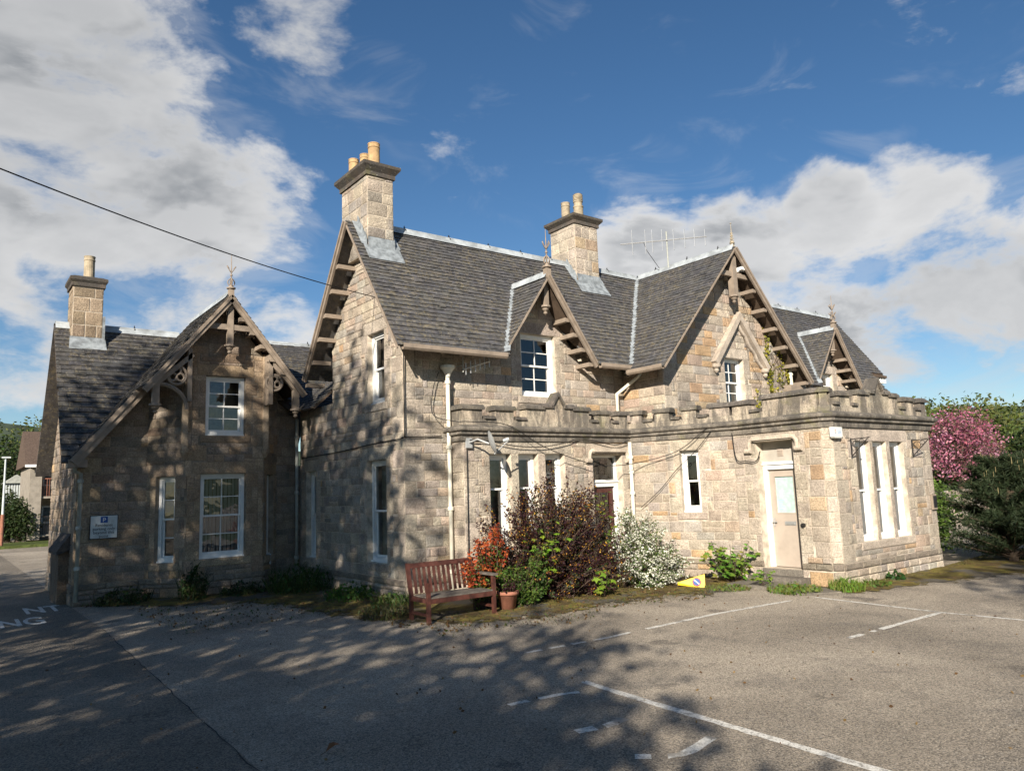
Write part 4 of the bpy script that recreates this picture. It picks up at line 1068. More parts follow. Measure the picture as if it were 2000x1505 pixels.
p_ = downpipe(cot, [(2.3, 18.5, 3.0), (2.3, 18.52, 2.85), (2.42, 18.58, 2.8), (2.42, 18.58, .1)], GREYPIPE, .042, [(2.42, 18.58, z) for z in (2.6, 1.6, .75)])
m = MB(); m.box(2.15, 2.37, 19.3, 20.6, 0, 1.2, (.2, .15, .11)); m.prism([(2.1, 19.2, 1.15), (2.42, 19.2, 1.6), (2.42, 19.2, 1.2), (2.1, 19.2, 1.07)], (0, 1.5, 0), (.1, .09, .085)); m.build('lean_to', ST, cot)
m = MB(); m.box(6.36, 6.5, 18.34, 18.4, .55, .8); m.build('meter_box', SIGNW, cot)
flush(cot, 'stone', 'stonework'); flush(cot, 'slate', 'slate_covering')

# ------------------------------------------------------------------ paint on the tarmac
def strip(name, pts, w, label, ragged=True, gaps=()):
    m = MB(); P = [Vector((x, y, .004)) for x, y in pts]; vs = []; tot = sum((b-a).length for a, b in zip(P, P[1:])); n = max(6, int(tot/.12))
    def at(t):
        d = t*tot
        for a, b in zip(P, P[1:]):
            l = (b-a).length
            if d <= l+1e-6: return a.lerp(b, min(1, d/l)), (b-a).normalized()
            d -= l
        return P[-1], (P[-1]-P[-2]).normalized()
    for i in range(n+1):
        p, d = at(i/n); s = Vector((-d.y, d.x, 0)); k = w/2
        vs += [p+s*(k+(rnd.uniform(-.012, .008) if ragged else 0)), p-s*(k+(rnd.uniform(-.012, .008) if ragged else 0))]
    fs = [(2*i+1, 2*i+3, 2*i+2, 2*i) for i in range(n) if not any(g0 <= (i+.5)/n*tot <= g1 for g0, g1 in gaps)]
    m.add(vs, fs); return tag(m.build(name, PAINT), label, 'road marking', 'painted parking lines')
strip('parking_line', [(8.55, 8.07), (10.2, 8.11), (11.4, 8.03), (12.2, 7.97)], .09, 'white bay line ending near the beige door step')
strip('parking_line', [(6.3, 8.12), (7.75, 8.03), (8.2, 8.06)], .075, 'faint white bay line nearest the bench', gaps=((.3, .42), (.62, .7), (1.0, 1.15)))
strip('parking_line', [(12.78, 7.86), (12.67, 6.69), (12.55, 5.55), (12.62, 4.5), (12.8, .5)], .085, 'long white bay head line running right from the porch')
strip('parking_line', [(12.5, 5.6), (11.3, 5.61), (9.85, 5.62)], .09, 'white bay line branching off the long line at right', gaps=((1.75, 1.95), (2.1, 2.25)))
strip('parking_line', [(5.83, 6.5), (5.76, 5.6), (5.72, 4.78), (5.66, 3.6), (5.62, 2.4)], .105, 'thick white line slanting through the dappled foreground', gaps=((2.6, 2.68), (3.1, 3.16)))
strip('parking_line', [(4.68, 6.36), (5.35, 6.28), (5.5, 6.2)], .085, 'short broken white mark left of the thick foreground line', gaps=((.3, .36),))
strip('parking_line', [(4.55, 4.5), (4.78, 4.27), (4.98, 4.28), (5.36, 4.36)], .11, 'white tick shaped mark at the bottom edge', gaps=((.14, .2),))
strip('parking_line', [(4.62, 5.28), (4.95, 5.2), (5.2, 5.25)], .12, 'ragged white patch between tick mark and broken mark', gaps=((.22, .27),))
strip('parking_line', [(9.1, 3.05), (9.75, 3.12), (10.5, 3.2)], .085, 'worn white fragment at the far right edge', gaps=((.15, .5),))
for txt, x, y, lab in (('NT', 2.2, 18.3, 'white painted letters NT on the road beside the cottage'), ('NG', 1.74, 16.6, 'white painted letters NG on the road at the left edge')):
    o = cells('road_lettering', txt, 1.0, PAINT, (x, y, .010), (.5, 0, 0), (0, 1.5, 0), None, 'RIGHT', .0005, .022); tag(o, lab, 'road marking')
# seam between two tarmac pours
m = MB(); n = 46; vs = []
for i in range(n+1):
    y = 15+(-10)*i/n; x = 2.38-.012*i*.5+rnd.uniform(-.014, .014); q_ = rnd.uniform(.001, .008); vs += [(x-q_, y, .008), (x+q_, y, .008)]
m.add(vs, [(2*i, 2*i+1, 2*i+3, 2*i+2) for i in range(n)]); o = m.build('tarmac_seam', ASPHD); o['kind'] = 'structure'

# mossy strip along the foot of the walls
def moss(pts_in, pts_out, name):
    m = MB(); n = len(pts_in); K = 13; vs = []
    for i in range(n):
        a = Vector((*pts_in[i], 0)); b = Vector((*pts_out[i], 0))
        for k in range(K):
            t = k/(K-1); p = a.lerp(b, t); j = 0 if k in (0,) else .05
            z = .004 if k == K-1 else .006+.035*(1-t)**1.5+rnd.uniform(0, .012)
            vs.append((p.x+rnd.uniform(-j, j), p.y+rnd.uniform(-j, j), z))
    for k in range(K-1):
        g_ = 1-(k/(K-2))**1.3
        m.add(vs if k == 0 else [], []); m.f += [(i*K+k, i*K+k+1, (i+1)*K+k+1, (i+1)*K+k) for i in range(n-1)]; m.c += [(g_, g_, g_)]*(n-1)
    o = m.build(name, MOSS); o['kind'] = 'structure'
def dense(path, step=.14):
    out = []
    for a, b in zip(path, path[1:]):
        n = max(1, int(math.hypot(b[0]-a[0], b[1]-a[1])/step)); out += [(a[0]+(b[0]-a[0])*i/n, a[1]+(b[1]-a[1])*i/n) for i in range(n)]
    return out+[path[-1]]
def pair(inn, outp, n=110):
    A = dense(inn, .02); B = dense(outp, .02)
    I = [A[min(len(A)-1, int(i*(len(A)-1)/n))] for i in range(n+1)]
    w = [0]
    for i in range(n+1): w.append(w[-1]*.7+rnd.uniform(-.09, .09))
    O = [(lambda p, q, k: (p[0]+k*.4, p[1]+k))(B[min(len(B)-1, int(i*(len(B)-1)/n))], None, w[i]) for i in range(n+1)]
    return I, O
moss(*pair([(2.9, 18.75), (3.7, 18.75), (4.4, 18.05), (6.2, 18.05), (6.8, 18.75), (7.35, 18.6), (7.35, 13.2), (8.4, 13.15), (8.45, 12.72), (13.2, 12.72), (13.95, 10.4), (14.0, 9.9)],
           [(2.6, 18.3), (3.6, 17.0), (4.7, 15.6), (5.2, 14.6), (5.4, 13.2), (5.8, 11.6), (6.2, 10.6), (7.2, 9.6), (8.4, 9.55), (9.8, 9.6), (11.2, 9.35), (12.5, 9.2)], 170), 'mossy_verge')
moss(*pair([(14.1, 8.1), (15, 8.0), (16.5, 8.0), (18.4, 8.0), (24, 8.6)], [(13.4, 7.5), (14.2, 7.2), (15.4, 6.95), (17.0, 6.3), (21, 4.5)], 70), 'mossy_verge')
m = MB(); m.prism([(13.0, 9.95, 0), (13.02, 8.75, 0), (13.72, 8.62, 0), (13.72, 9.98, 0)], (0, 0, .07), (.21, .19, .16)); tag(m.build('paving_slab', PAVE), 'dark stone slab lying before the beige door step', 'slab')
m = MB(); m.prism([(12.75, 8.2, .004), (13.5, 7.75, .004), (13.8, 8.25, .004), (13.2, 8.6, .004)], (0, 0, .03), (.2, .18, .15)); tag(m.build('paving_slab', PAVE), 'sunken grey slab in the grass at the porch corner', 'slab')

# ------------------------------------------------------------------ plants
def leafq(mb, p, s, col, up=0., asp=.55):
    d = Vector((rnd.gauss(0, 1), rnd.gauss(0, 1), rnd.gauss(0, .7)+up)).normalized(); e = d.cross(Vector((rnd.gauss(0, 1), rnd.gauss(0, 1), rnd.gauss(0, 1)))).normalized(); n = d.cross(e)
    p = Vector(p); a = p-d*s*.5; b = p+d*s*.5
    mb.add([a, p+e*s*asp*.5+n*s*.08, b, p-e*s*asp*.5+n*s*.08], [(0, 1, 2, 3)], col)
def inblob(b, shell=.55):
    while True:
        v = Vector((rnd.uniform(-1, 1), rnd.uniform(-1, 1), rnd.uniform(-1, 1)))
        if shell**2 < v.length_squared < 1 or (v.length_squared < 1 and rnd.random() < .25): break
    return Vector((b[0]+v.x*b[3], b[1]+v.y*b[4], b[2]+v.z*b[5]))
def pick(blobs):
    w = [b[3]*b[4]*b[5] for b in blobs]; return rnd.choices(blobs, w)[0]
def limb(mb, a, b, r0_, r1_, wob=.08, n=5):
    a = Vector(a); b = Vector(b); pts = [a.lerp(b, i/n)+Vector((rnd.uniform(-wob, wob), rnd.uniform(-wob, wob), 0))*(0 if i in (0, n) else 1) for i in range(n+1)]
    mb.tube(pts, [r0_+(r1_-r0_)*i/n for i in range(n+1)], 7)
def tree(name, label, base, H, blobs, n, ls, cols, trunk=.2, group=None, cat='tree', leafmat=None, clump=6, spread=.35, shell=.5):
    t = thing(name, label, cat, base, group)
    tk = MB(); bx, by_, bz_ = base
    top = Vector((bx, by_, bz_+H*.72)); limb(tk, (bx, by_, bz_-.05), top, trunk, trunk*.3, .12, 7)
    for b in blobs:
        k = rnd.uniform(.35, .65); s = Vector((bx, by_, bz_+H*.72*k)); limb(tk, s, (b[0], b[1], b[2]), trunk*.45, trunk*.1, .15)
        for _ in range(3):
            q = inblob(b); limb(tk, (b[0], b[1], b[2]), q, trunk*.16, trunk*.03, .1, 3)
    tk.build('trunk', BARK, t, True)
    c = MB(); k = 0
    while k < n:
        q = inblob(pick(blobs), shell); col = rnd.choice(cols); br = rnd.uniform(.7, 1.25)
        for _ in range(clump):
            p = q+Vector((rnd.gauss(0, spread), rnd.gauss(0, spread), rnd.gauss(0, spread*.7))); leafq(c, p, ls*rnd.uniform(.7, 1.3), tuple(x*br*rnd.uniform(.85, 1.15) for x in col)); k += 1
    c.build('crown', leafmat or LEAF, t)
    return t
GR = [(.062, .095, .022), (.080, .115, .028), (.050, .080, .020), (.095, .125, .035)]
GL = [(.105, .135, .034), (.125, .150, .040), (.085, .115, .030), (.145, .155, .045)]
GD = [(.035, .055, .018), (.045, .066, .020), (.028, .045, .016)]

def shrub(name, label, base, blobs, n, ls, cols, stems=8, flowers=None, cat='shrub', clump=5, spread=.09, sprays=0, group=None, leafmat=None, asp=.55, shell=.55, spray_h=(.3, .7)):
    t = thing(name, label, cat, base, group)
    s = MB(); c = MB(); tips = []
    for _ in range(stems):
        b = pick(blobs); q = inblob(b, .2); limb(s, (base[0]+rnd.uniform(-.12, .12), base[1]+rnd.uniform(-.12, .12), base[2]-.02), q, .018, .005, .05, 4)
    for _ in range(sprays):
        b = pick(blobs); a = Vector((b[0], b[1], b[2])); d = Vector((rnd.uniform(-1, 1)*b[3], rnd.uniform(-1, 1)*b[4], b[5]))
        e = a+d+Vector((d.x*.4, d.y*.4, rnd.uniform(*spray_h)*.5)); limb(s, a, e, .01, .003, .04, 5)
        for i in range(26):
            f = .45+.55*i/26; p = a.lerp(e, f); leafq(c, p+Vector((rnd.gauss(0, .03), rnd.gauss(0, .03), rnd.gauss(0, .02))), ls*rnd.uniform(.7, 1.2), rnd.choice(cols))
    s.build('stem', BARK, t, True)
    k = 0
    while k < n:
        q = inblob(pick(blobs), shell); col = rnd.choice(cols); br = rnd.uniform(.65, 1.3)
        for _ in range(clump):
            p = q+Vector((rnd.gauss(0, spread), rnd.gauss(0, spread), rnd.gauss(0, spread)))
            if p.z < .02: p.z = .02+rnd.uniform(0, .06)
            leafq(c, p, ls*rnd.uniform(.7, 1.3), tuple(x*br for x in col), .2, asp); k += 1
    c.build('foliage', leafmat or LEAF, t)
    if flowers:
        nf, fs, fc, sh = flowers; f = MB(); k = 0
        while k < nf:
            q = inblob(pick(blobs), sh)
            if q.z < .05: continue
            for _ in range(5): leafq(f, q+Vector((rnd.gauss(0, .045), rnd.gauss(0, .045), rnd.gauss(0, .035))), fs*rnd.uniform(.7, 1.3), rnd.choice(fc), 0, .9); k += 1
        f.build('flowers', PETAL, t)
    return t

PUR = [(.042, .014, .020), (.055, .018, .022), (.030, .012, .016), (.070, .028, .020), (.048, .016, .026)]
def branchy(name, label, base, blobs, nb, per, ls, cols, flowers=None, tip=None, arch=.25, cat='shrub', over=.2, rs=.045, spread=.3):
    """shrub of arching shoots: leaves sit along each shoot, so stems, hollows and ragged ends show"""
    t = thing(name, label, cat, base); s = MB(); c = MB(); f = MB(); B = Vector(base)
    for k in range(nb):
        b = pick(blobs); e = inblob(b, .72); d = e-Vector((b[0], b[1], b[2])); e = e+d*rnd.uniform(0, over)
        a = B+Vector((rnd.gauss(0, spread), rnd.gauss(0, spread*.5), 0)); a.x = a.x*.55+b[0]*.45; a.y = a.y*.55+b[1]*.45; a.z = 0
        if e.z < .08: e.z = .08
        mid = a.lerp(e, .55)+Vector((0, 0, arch*rnd.uniform(.3, 1.2)*(e-a).length))
        P_ = []
        for i in range(8):
            q = i/7; P_.append(a*(1-q)**2+mid*2*q*(1-q)+e*q*q)
        s.tube(P_, [.011-.0012*i for i in range(8)], 5)
        tone = rnd.uniform(.6, 1.35); base_c = rnd.choice(cols)
        for i in range(per):
            q = .28+.72*(i/per)**.85; p = a*(1-q)**2+mid*2*q*(1-q)+e*q*q
            r_ = rs*(1.15-.5*q); p = p+Vector((rnd.gauss(0, r_), rnd.gauss(0, r_), rnd.gauss(0, r_)))
            if p.z < .02: continue
            cc = rnd.choice(cols) if rnd.random() < .35 else base_c
            if tip and q > tip[0]: cc = rnd.choice(tip[1])
            leafq(c, p, ls*rnd.uniform(.6, 1.35), tuple(x*tone*rnd.uniform(.85, 1.15) for x in cc), .2, rnd.uniform(.45, .7))
            if flowers and q > flowers[3] and rnd.random() < flowers[0]:
                for _ in range(flowers[4]): leafq(f, p+Vector((rnd.gauss(0, .022), rnd.gauss(0, .022), rnd.gauss(0, .014)-.01)), flowers[1]*rnd.uniform(.6, 1.3), rnd.choice(flowers[2]), 0, .9)
    s.build('stem', BARK, t); c.build('foliage', LEAF, t)
    if f.f: f.build('flowers', PETAL, t)
    return t
branchy('berberis_bush', 'big dark purple berberis with small yellow flowers before the bay window', (9.75, 11.9, 0),
      [(8.7, 12.0, 1.3, .55, .35, .6), (9.0, 12.0, 1.75, .55, .3, .55), (9.1, 11.6, 1.0, .8, .5, .9), (9.9, 11.6, 1.2, 1.0, .65, 1.0), (10.75, 11.7, 1.05, .8, .55, .95), (9.5, 11.2, .5, .85, .45, .45), (10.5, 11.1, .45, .8, .45, .45), (10.2, 11.9, 1.9, .65, .4, .65), (10.9, 11.85, 1.6, .5, .4, .6)],
      480, 60, .054, PUR+[(.06, .035, .03), (.035, .05, .02)], (.13, .030, [(.50, .27, .03), (.45, .22, .03), (.55, .33, .05), (.36, .15, .03)], .55, 2), arch=.24, over=.45, spread=.55)
branchy('pieris_bush', 'orange red tipped pieris beside the bench end', (8.1, 11.5, 0), [(7.95, 11.45, .85, .36, .28, .42), (8.3, 11.55, 1.1, .26, .22, .45), (7.7, 11.42, .7, .26, .24, .30)],
      90, 46, .062, [(.075, .125, .025), (.10, .16, .03), (.12, .14, .03)], None, (.72, [(.40, .075, .025), (.34, .055, .02), (.44, .13, .035), (.27, .05, .02)]), arch=.1, over=.12, spread=.15)
branchy('green_bush', 'low glossy green bush between the pieris and the berberis', (8.6, 11.2, 0), [(8.35, 11.25, .45, .42, .3, .35), (8.8, 11.12, .5, .4, .28, .4), (9.0, 11.1, .75, .22, .2, .3)],
      85, 44, .06, [(.055, .10, .018), (.08, .135, .025), (.04, .08, .016), (.12, .17, .03)], None, None, arch=.15, over=.15, spread=.2)
branchy('spirea_bush', 'white flowering spirea spilling towards the car park', (11.95, 11.6, 0),
      [(11.7, 11.4, 1.1, .5, .4, .5), (12.25, 11.3, .85, .55, .45, .55), (11.75, 10.95, .45, .6, .45, .42), (12.35, 10.9, .4, .5, .4, .38), (12.0, 11.55, 1.35, .45, .35, .35), (12.7, 11.2, .5, .35, .35, .35)],
      260, 50, .042, [(.085, .14, .03), (.11, .17, .035), (.06, .10, .022), (.13, .18, .05)], (.34, .038, [(.72, .71, .62), (.66, .66, .56), (.76, .75, .68)], .45, 3), arch=.34, over=.25, spread=.35)
def maple(name, label, base, h, n, ls, cols=[(.12, .22, .03), (.16, .27, .035), (.09, .17, .025), (.20, .26, .04)], spread=.28, group=None):
    t = thing(name, label, 'sapling', base, group); s = MB(); b = Vector(base); leaves = []
    for k in range(max(2, n//9)):
        top = b+Vector((rnd.gauss(0, spread*.6), rnd.gauss(0, spread*.5), h*rnd.uniform(.55, 1))); limb(s, b-Vector((0, 0, .02)), top, .009, .004, .02, 4)
        for i in range(9):
            p = b.lerp(top, .25+.75*i/9); e = p+Vector((rnd.gauss(0, .11), rnd.gauss(0, .11), rnd.uniform(-.02, .07))); s.tube([p, e], [.003, .002], 4); leaves.append(e)
    s.build('stem', BARK, t, True)
    for e in leaves[:n]:
        m = MB(); L = ls*rnd.uniform(.6, 1.2); az = rnd.uniform(0, 6.28); tl = Vector((rnd.uniform(-.5, .1), rnd.uniform(-.8, -.1), 1)).normalized()
        x = Vector((math.cos(az), math.sin(az), 0)); x = (x-tl*x.dot(tl)).normalized(); y = tl.cross(x)
        rad = [.18, .55, .42, .85, .5, 1, .5, .85, .42, .55]; col = rnd.choice(cols)
        vs = [e]+[e+(x*math.cos(a)+y*math.sin(a))*L*.5*r - tl*(L*.12*r*r) for a, r in ((math.pi+2*math.pi*i/10, rad[i]) for i in range(10))]
        m.add(vs, [(0, i+1, (i+1) % 10+1) for i in range(10)], tuple(c*rnd.uniform(.8, 1.2) for c in col)); m.build('leaf', LEAF, t)
    return t
maple('sycamore_sapling', 'bright green sycamore sapling left of the beige door step', (13.45, 10.15, 0), .92, 170, .21, spread=.5)
maple('sycamore_sapling', 'low sycamore seedlings on the slab edge before the beige door', (13.1, 9.15, .05), .36, 34, .17, spread=.24)
maple('sycamore_sapling', 'lime green sycamore shoots growing up through the purple berberis', (9.35, 11.3, .3), 1.3, 54, .2, [(.20, .30, .03), (.16, .26, .03)], .35)
maple('sycamore_sapling', 'sycamore shoots low in front of the purple berberis', (10.4, 10.85, 0), .6, 40, .19, [(.15, .26, .03), (.20, .28, .04)], .32)
maple('sycamore_sapling', 'lime green sycamore shoots beside the red glazed door', (11.15, 11.6, .6), 1.5, 60, .17, [(.17, .24, .04), (.12, .19, .03)], .4)
def weeds(name, label, base, r, h, n, cols, leafy=.5):
    t = thing(name, label, 'weeds', base); s = MB()
    for _ in range(int(n*(1-leafy))):
        a = rnd.uniform(0, 6.28); d = r*math.sqrt(rnd.random()); p = Vector((base[0]+d*math.cos(a), base[1]+d*math.sin(a), 0)); hh = h*rnd.uniform(.4, 1); l = Vector((rnd.gauss(0, .25), rnd.gauss(0, .25), 1))*hh
        w = Vector((rnd.uniform(-1, 1), rnd.uniform(-1, 1), 0)).normalized()*.006; s.add([p-w, p+w, p+l*.6+w*.7, p+l+Vector((l.x*.4, l.y*.4, -hh*.1)), p+l*.6-w*.7], [(0, 1, 2, 3, 4)], tuple(c*rnd.uniform(.7, 1.3) for c in rnd.choice(cols)))
    for _ in range(int(n*leafy)):
        a = rnd.uniform(0, 6.28); d = r*math.sqrt(rnd.random()); zz = h*rnd.random()*(1-.6*d/r); leafq(s, (base[0]+d*math.cos(a), base[1]+d*math.sin(a), max(.03, zz)), rnd.uniform(.05, .1), tuple(c*rnd.uniform(.7, 1.3) for c in rnd.choice(cols)), .3, .7)
    s.build('foliage', LEAF, t); return t
WG = [(.055, .095, .022), (.075, .12, .03), (.04, .075, .018), (.10, .13, .04)]
weeds('weed_clump', 'tall green weeds under the narrow gable window', (6.75, 17.0, 0), .75, .75, 900, WG)
weeds('weed_clump', 'broad leaved weeds below the tall gable window', (6.95, 14.7, 0), .6, .42, 620, [(.09, .17, .03), (.06, .11, .025)], .75)
weeds('weed_clump', 'scrubby weeds at the house corner behind the bench', (7.0, 13.1, 0), .42, .35, 420, WG)
weeds('weed_clump', 'pale dry weeds beside the bench left legs', (6.35, 12.2, 0), .45, .3, 420, [(.13, .13, .06), (.09, .10, .04)], .3)
weeds('weed_clump', 'dark weeds at the foot of the cottage bay centre', (4.55, 17.65, 0), .3, .95, 420, [(.035, .055, .018), (.045, .07, .02)], .8)
weeds('weed_clump', 'dark low weeds under the parking sign wall', (3.3, 18.35, 0), .55, .42, 460, [(.035, .055, .018), (.05, .07, .02)], .7)
weeds('weed_clump', 'dark weeds right of the cottage bay', (5.6, 17.6, 0), .5, .35, 420, [(.035, .055, .018), (.05, .07, .02)], .6)
weeds('grass_tuft', 'sunlit grass tuft at the porch corner plinth', (13.85, 7.85, 0), .33, .3, 420, [(.16, .24, .04), (.12, .19, .03)], .15)
weeds('grass_tuft', 'long sunlit grass along the slab before the door', (13.15, 8.5, 0), .5, .2, 520, [(.14, .18, .04), (.11, .16, .03)], .3)
weeds('grass_tuft', 'thin sunlit grass by the yellow cone', (12.7, 9.7, 0), .45, .12, 360, [(.12, .16, .04), (.14, .15, .05)], .35)
weeds('weed_clump', 'small dark green weed at the plinth below the triple window', (15.75, 7.85, 0), .2, .24, 150, [(.03, .07, .02), (.05, .10, .02)], .9)
weeds('weed_clump', 'thin weeds at the plinth left of the triple window', (14.75, 7.85, 0), .4, .16, 260, [(.12, .16, .04), (.10, .14, .03)], .4)
# loose grass, twigs and litter on the moss
g = MB()
BASE = [(2.6, 18.6), (3.75, 18.6), (4.4, 17.9), (6.2, 17.9), (6.8, 18.5), (7.2, 18.3), (7.22, 13.1), (8.3, 12.95), (8.4, 12.6), (13.1, 12.6), (13.9, 10.4)]
BASE2 = [(13.9, 8.1), (14.2, 7.92), (18.4, 7.92), (21, 8.2)]
for _ in range(8200):
    t = rnd.random(); x = 6.0+7.2*t; y = 9.5+rnd.random()*2.2+.3*math.sin(x*2.1); k = 1.; z_ = .015
    u_ = rnd.random()
    if u_ < .25: x = rnd.uniform(3.2, 7); y = rnd.uniform(13.2, 17.7)
    elif u_ < .62:
        P_ = BASE if rnd.random() < .75 else BASE2; i = rnd.randrange(len(P_)-1); q = rnd.random(); x = P_[i][0]+(P_[i+1][0]-P_[i][0])*q-abs(rnd.gauss(0, .10))*.5; y = P_[i][1]+(P_[i+1][1]-P_[i][1])*q-abs(rnd.gauss(0, .14)); k = 1.5
    a = rnd.uniform(0, 6.28); l = rnd.uniform(.03, .11)*k; w = .005; p = Vector((x, y, z_)); d = Vector((math.cos(a), math.sin(a), rnd.uniform(.0, .8)*k))*l; s_ = Vector((-d.y, d.x, 0)).normalized()*w
    if rnd.random() < .25: leafq(g, (x, y, z_+.008), rnd.uniform(.03, .07), rnd.choice([(.16, .09, .04), (.11, .06, .03), (.20, .13, .06), (.08, .10, .03)]), 0, .7)
    else: g.add([p-s_, p+s_, p+d], [(0, 1, 2)], rnd.choice([(.10, .12, .03), (.16, .13, .06), (.07, .10, .025), (.20, .16, .09), (.12, .15, .04)]))
tag(g.build('grass_and_litter', LEAF), 'thin grass, twigs and dead leaves strewn over the moss', 'ground cover', kind='stuff')
g = MB()
for _ in range(1500):
    x = rnd.uniform(1, 13); y = rnd.uniform(2.5, 13)
    if rnd.random() < .22: leafq(g, (x, y, .012), rnd.uniform(.02, .05), rnd.choice([(.16, .09, .04), (.11, .06, .03), (.24, .16, .07)]), 0, .7)
    else:
        r_ = rnd.uniform(.004, .011); k = rnd.uniform(.08, .4); g.add([(x-r_, y, .006), (x, y-r_, .006), (x+r_, y, .006), (x, y+r_, .006), (x, y, .006+r_)], [(0, 1, 4), (1, 2, 4), (2, 3, 4), (3, 0, 4)], (k, k*.95, k*.86))
tag(g.build('grit_and_leaves', LEAF), 'loose grit and dead leaves scattered over the tarmac', 'litter', kind='stuff')
m = MB(); e = Vector((2.78, 6.3, .05)); 
m.add([e+Vector(p) for p in ((-.07, 0, -.03), (-.02, .04, .02), (.07, .01, .0), (.0, -.04, .02), (0, 0, .035))], [(0, 3, 4), (3, 2, 4), (2, 1, 4), (1, 0, 4)], (.22, .09, .035)); m.tube([e+Vector((-.07, 0, -.03)), e+Vector((-.12, -.01, -.042))], .003, 4, (.15, .08, .04)); tag(m.build('fallen_leaf', LEAF), 'curled brown dead leaf lying alone on the shaded tarmac', 'leaf')
# creeper on the wing
cr_t = thing('wall_creeper', 'yellow green creeper climbing the wing wall beside the cream pipe', 'climbing plant', (18.2, 11.8, 3.45))
s = MB(); c = MB()
for (x0, x1, zt, n) in ((18.0, 17.85, 6.2, 150), (18.2, 18.5, 5.7, 90), (18.75, 18.8, 5.3, 170), (18.4, 18.75, 4.9, 110), (17.5, 17.3, 4.5, 60), (18.1, 17.9, 5.2, 110), (18.55, 18.6, 4.4, 140), (18.3, 18.2, 4.3, 100)):
    pts = [(x0+(x1-x0)*i/8+rnd.uniform(-.07, .07), 11.82, 3.45+(zt-3.45)*i/8) for i in range(9)]; s.tube(pts, [.012-.001*i for i in range(9)], 5)
    for _ in range(n):
        i = min(7.99, 8*rnd.random()**.8); k = int(i); a = Vector(pts[k]).lerp(Vector(pts[k+1]), i-k); leafq(c, a+Vector((rnd.gauss(0, .07), -rnd.uniform(.01, .08), rnd.gauss(0, .06))), rnd.uniform(.05, .1), rnd.choice([(.30, .27, .03), (.24, .25, .03), (.34, .30, .05), (.17, .19, .03)]), 0, .85)
for _ in range(46):
    x = rnd.uniform(16.9, 18.9); z = rnd.uniform(4.4, 7.0-abs(x-16.9)*.5); s.tube([(x, 11.82, z), (x+rnd.uniform(-.2, .2), 11.815, z+rnd.uniform(.2, .5)), (x+rnd.uniform(-.35, .35), 11.82, z+rnd.uniform(.5, .9))], .0045, 4)
s.build('stem', BARK, cr_t); c.build('foliage', LEAF, cr_t)

# shade trees standing behind and left of the viewer
su = Vector((-sd.x, -sd.y, 0)).normalized(); sv = Vector((-su.y, su.x, 0))
def shade(s0, c0, hz, r, H, n, label, ls=.3):
    p = su*s0+sv*c0
    bl = [(p.x+sv.x*k*r*.55+su.x*j, p.y+sv.y*k*r*.55+su.y*j, hz+dz, r*.62, r*.62, r*.55) for k, j, dz in ((0, 0, r*.45), (-.8, .4, -.2*r), (.8, -.4, -.1*r), (.1, .9, -.4*r), (0, -.6, .1*r))]
    tree('broadleaf_tree', label, (p.x, p.y, 0), H, bl, n, ls, GR, .24, 'trees lining the car park behind the viewer', spread=.5, clump=13)
shade(-9.5, 3.1, 6.3, 3.5, 9.5, 9000, 'broadleaf tree close behind the viewer shading the foreground tarmac')
shade(-3, 11.6, 10, 4.8, 14.5, 8200, 'tall broadleaf tree beyond the left edge shading the cottage')
shade(-5.5, 7.6, 7.6, 3.3, 10.5, 3200, 'broadleaf tree beyond the left edge dappling the gable end')
shade(-5, 15.0, 7.5, 3.8, 11, 6200, 'broadleaf tree far beyond the left edge shading the road')
shade(-8, -8.6, 11, 3.7, 14.5, 5200, 'tall broadleaf tree behind the viewer on the right shading the pine')

shade(-8, 5.6, 6.4, 3.1, 9.5, 1900, 'broadleaf tree left of the viewer shading the near tarmac')
shade(-4.5, 8.6, 11.2, 3.4, 14.5, 4800, 'tall thin crowned tree beyond the left edge dappling the gable')
shade(-15, 10, 8, 4.2, 12.5, 4500, 'added broadleaf tree blocking sky light, well behind the viewer on the left')  # this and the next two: unseen trees added to cut sky light
shade(-6, 20, 9, 4.6, 13.5, 6500, 'added broadleaf tree blocking sky light across the road beyond the left edge')
shade(-20, 3, 7.5, 4.0, 12, 5000, 'added broadleaf tree blocking sky light farthest behind the viewer')

# right hand background
def pine(base, H, r, n, label):
    t = thing('pine_tree', label, 'pine', base); s = MB(); c = MB(); limb(s, (base[0], base[1], -.05), (base[0], base[1], H), .11, .02, .03, 8)
    cand = MB()
    for k in range(n):
        z = H*(.04+.93*(k/n)); rr = r*(1-.75*(k/n)**1.6)*rnd.uniform(.55, 1.05); a = rnd.uniform(0, 6.28); e = Vector((base[0]+rr*math.cos(a), base[1]+rr*math.sin(a), z+rr*rnd.uniform(.1, .55)))
        st = Vector((base[0], base[1], max(.1, z-.1))); limb(s, st, e, .02, .006, .04, 4)
        for i in range(9):
            f = .3+.7*i/8; p = st.lerp(e, f); d = (e-st).normalized()
            for _ in range(26):
                v = (d*.6+Vector((rnd.gauss(0, 1), rnd.gauss(0, 1), rnd.gauss(0, .8)+.3)).normalized()).normalized()*rnd.uniform(.12, .22); w = v.cross(Vector((rnd.gauss(0, 1), rnd.gauss(0, 1), 1))).normalized()*.009
                c.add([p-w, p+w, p+v], [(0, 1, 2)], rnd.choice([(.030, .048, .022), (.038, .058, .026), (.024, .038, .018), (.05, .065, .03)]))
        if rnd.random() < .3 and z > H*.45: cand.tube([e, e+Vector((0, 0, rnd.uniform(.1, .2)))], [.011, .005], 5, (.30, .24, .12))
    s.build('trunk', BARK, t); c.build('needles', NEEDLE, t); tag(cand.build('candles', PETAL, t), kind='stuff')
pine((20.4, 7.3, 0), 2.45, 1.6, 210, 'dark pine in shade with pale new candles at the right edge')
pine((23.2, 6.9, 0), 2.75, 2.1, 230, 'dark pine behind the first one at the right edge')
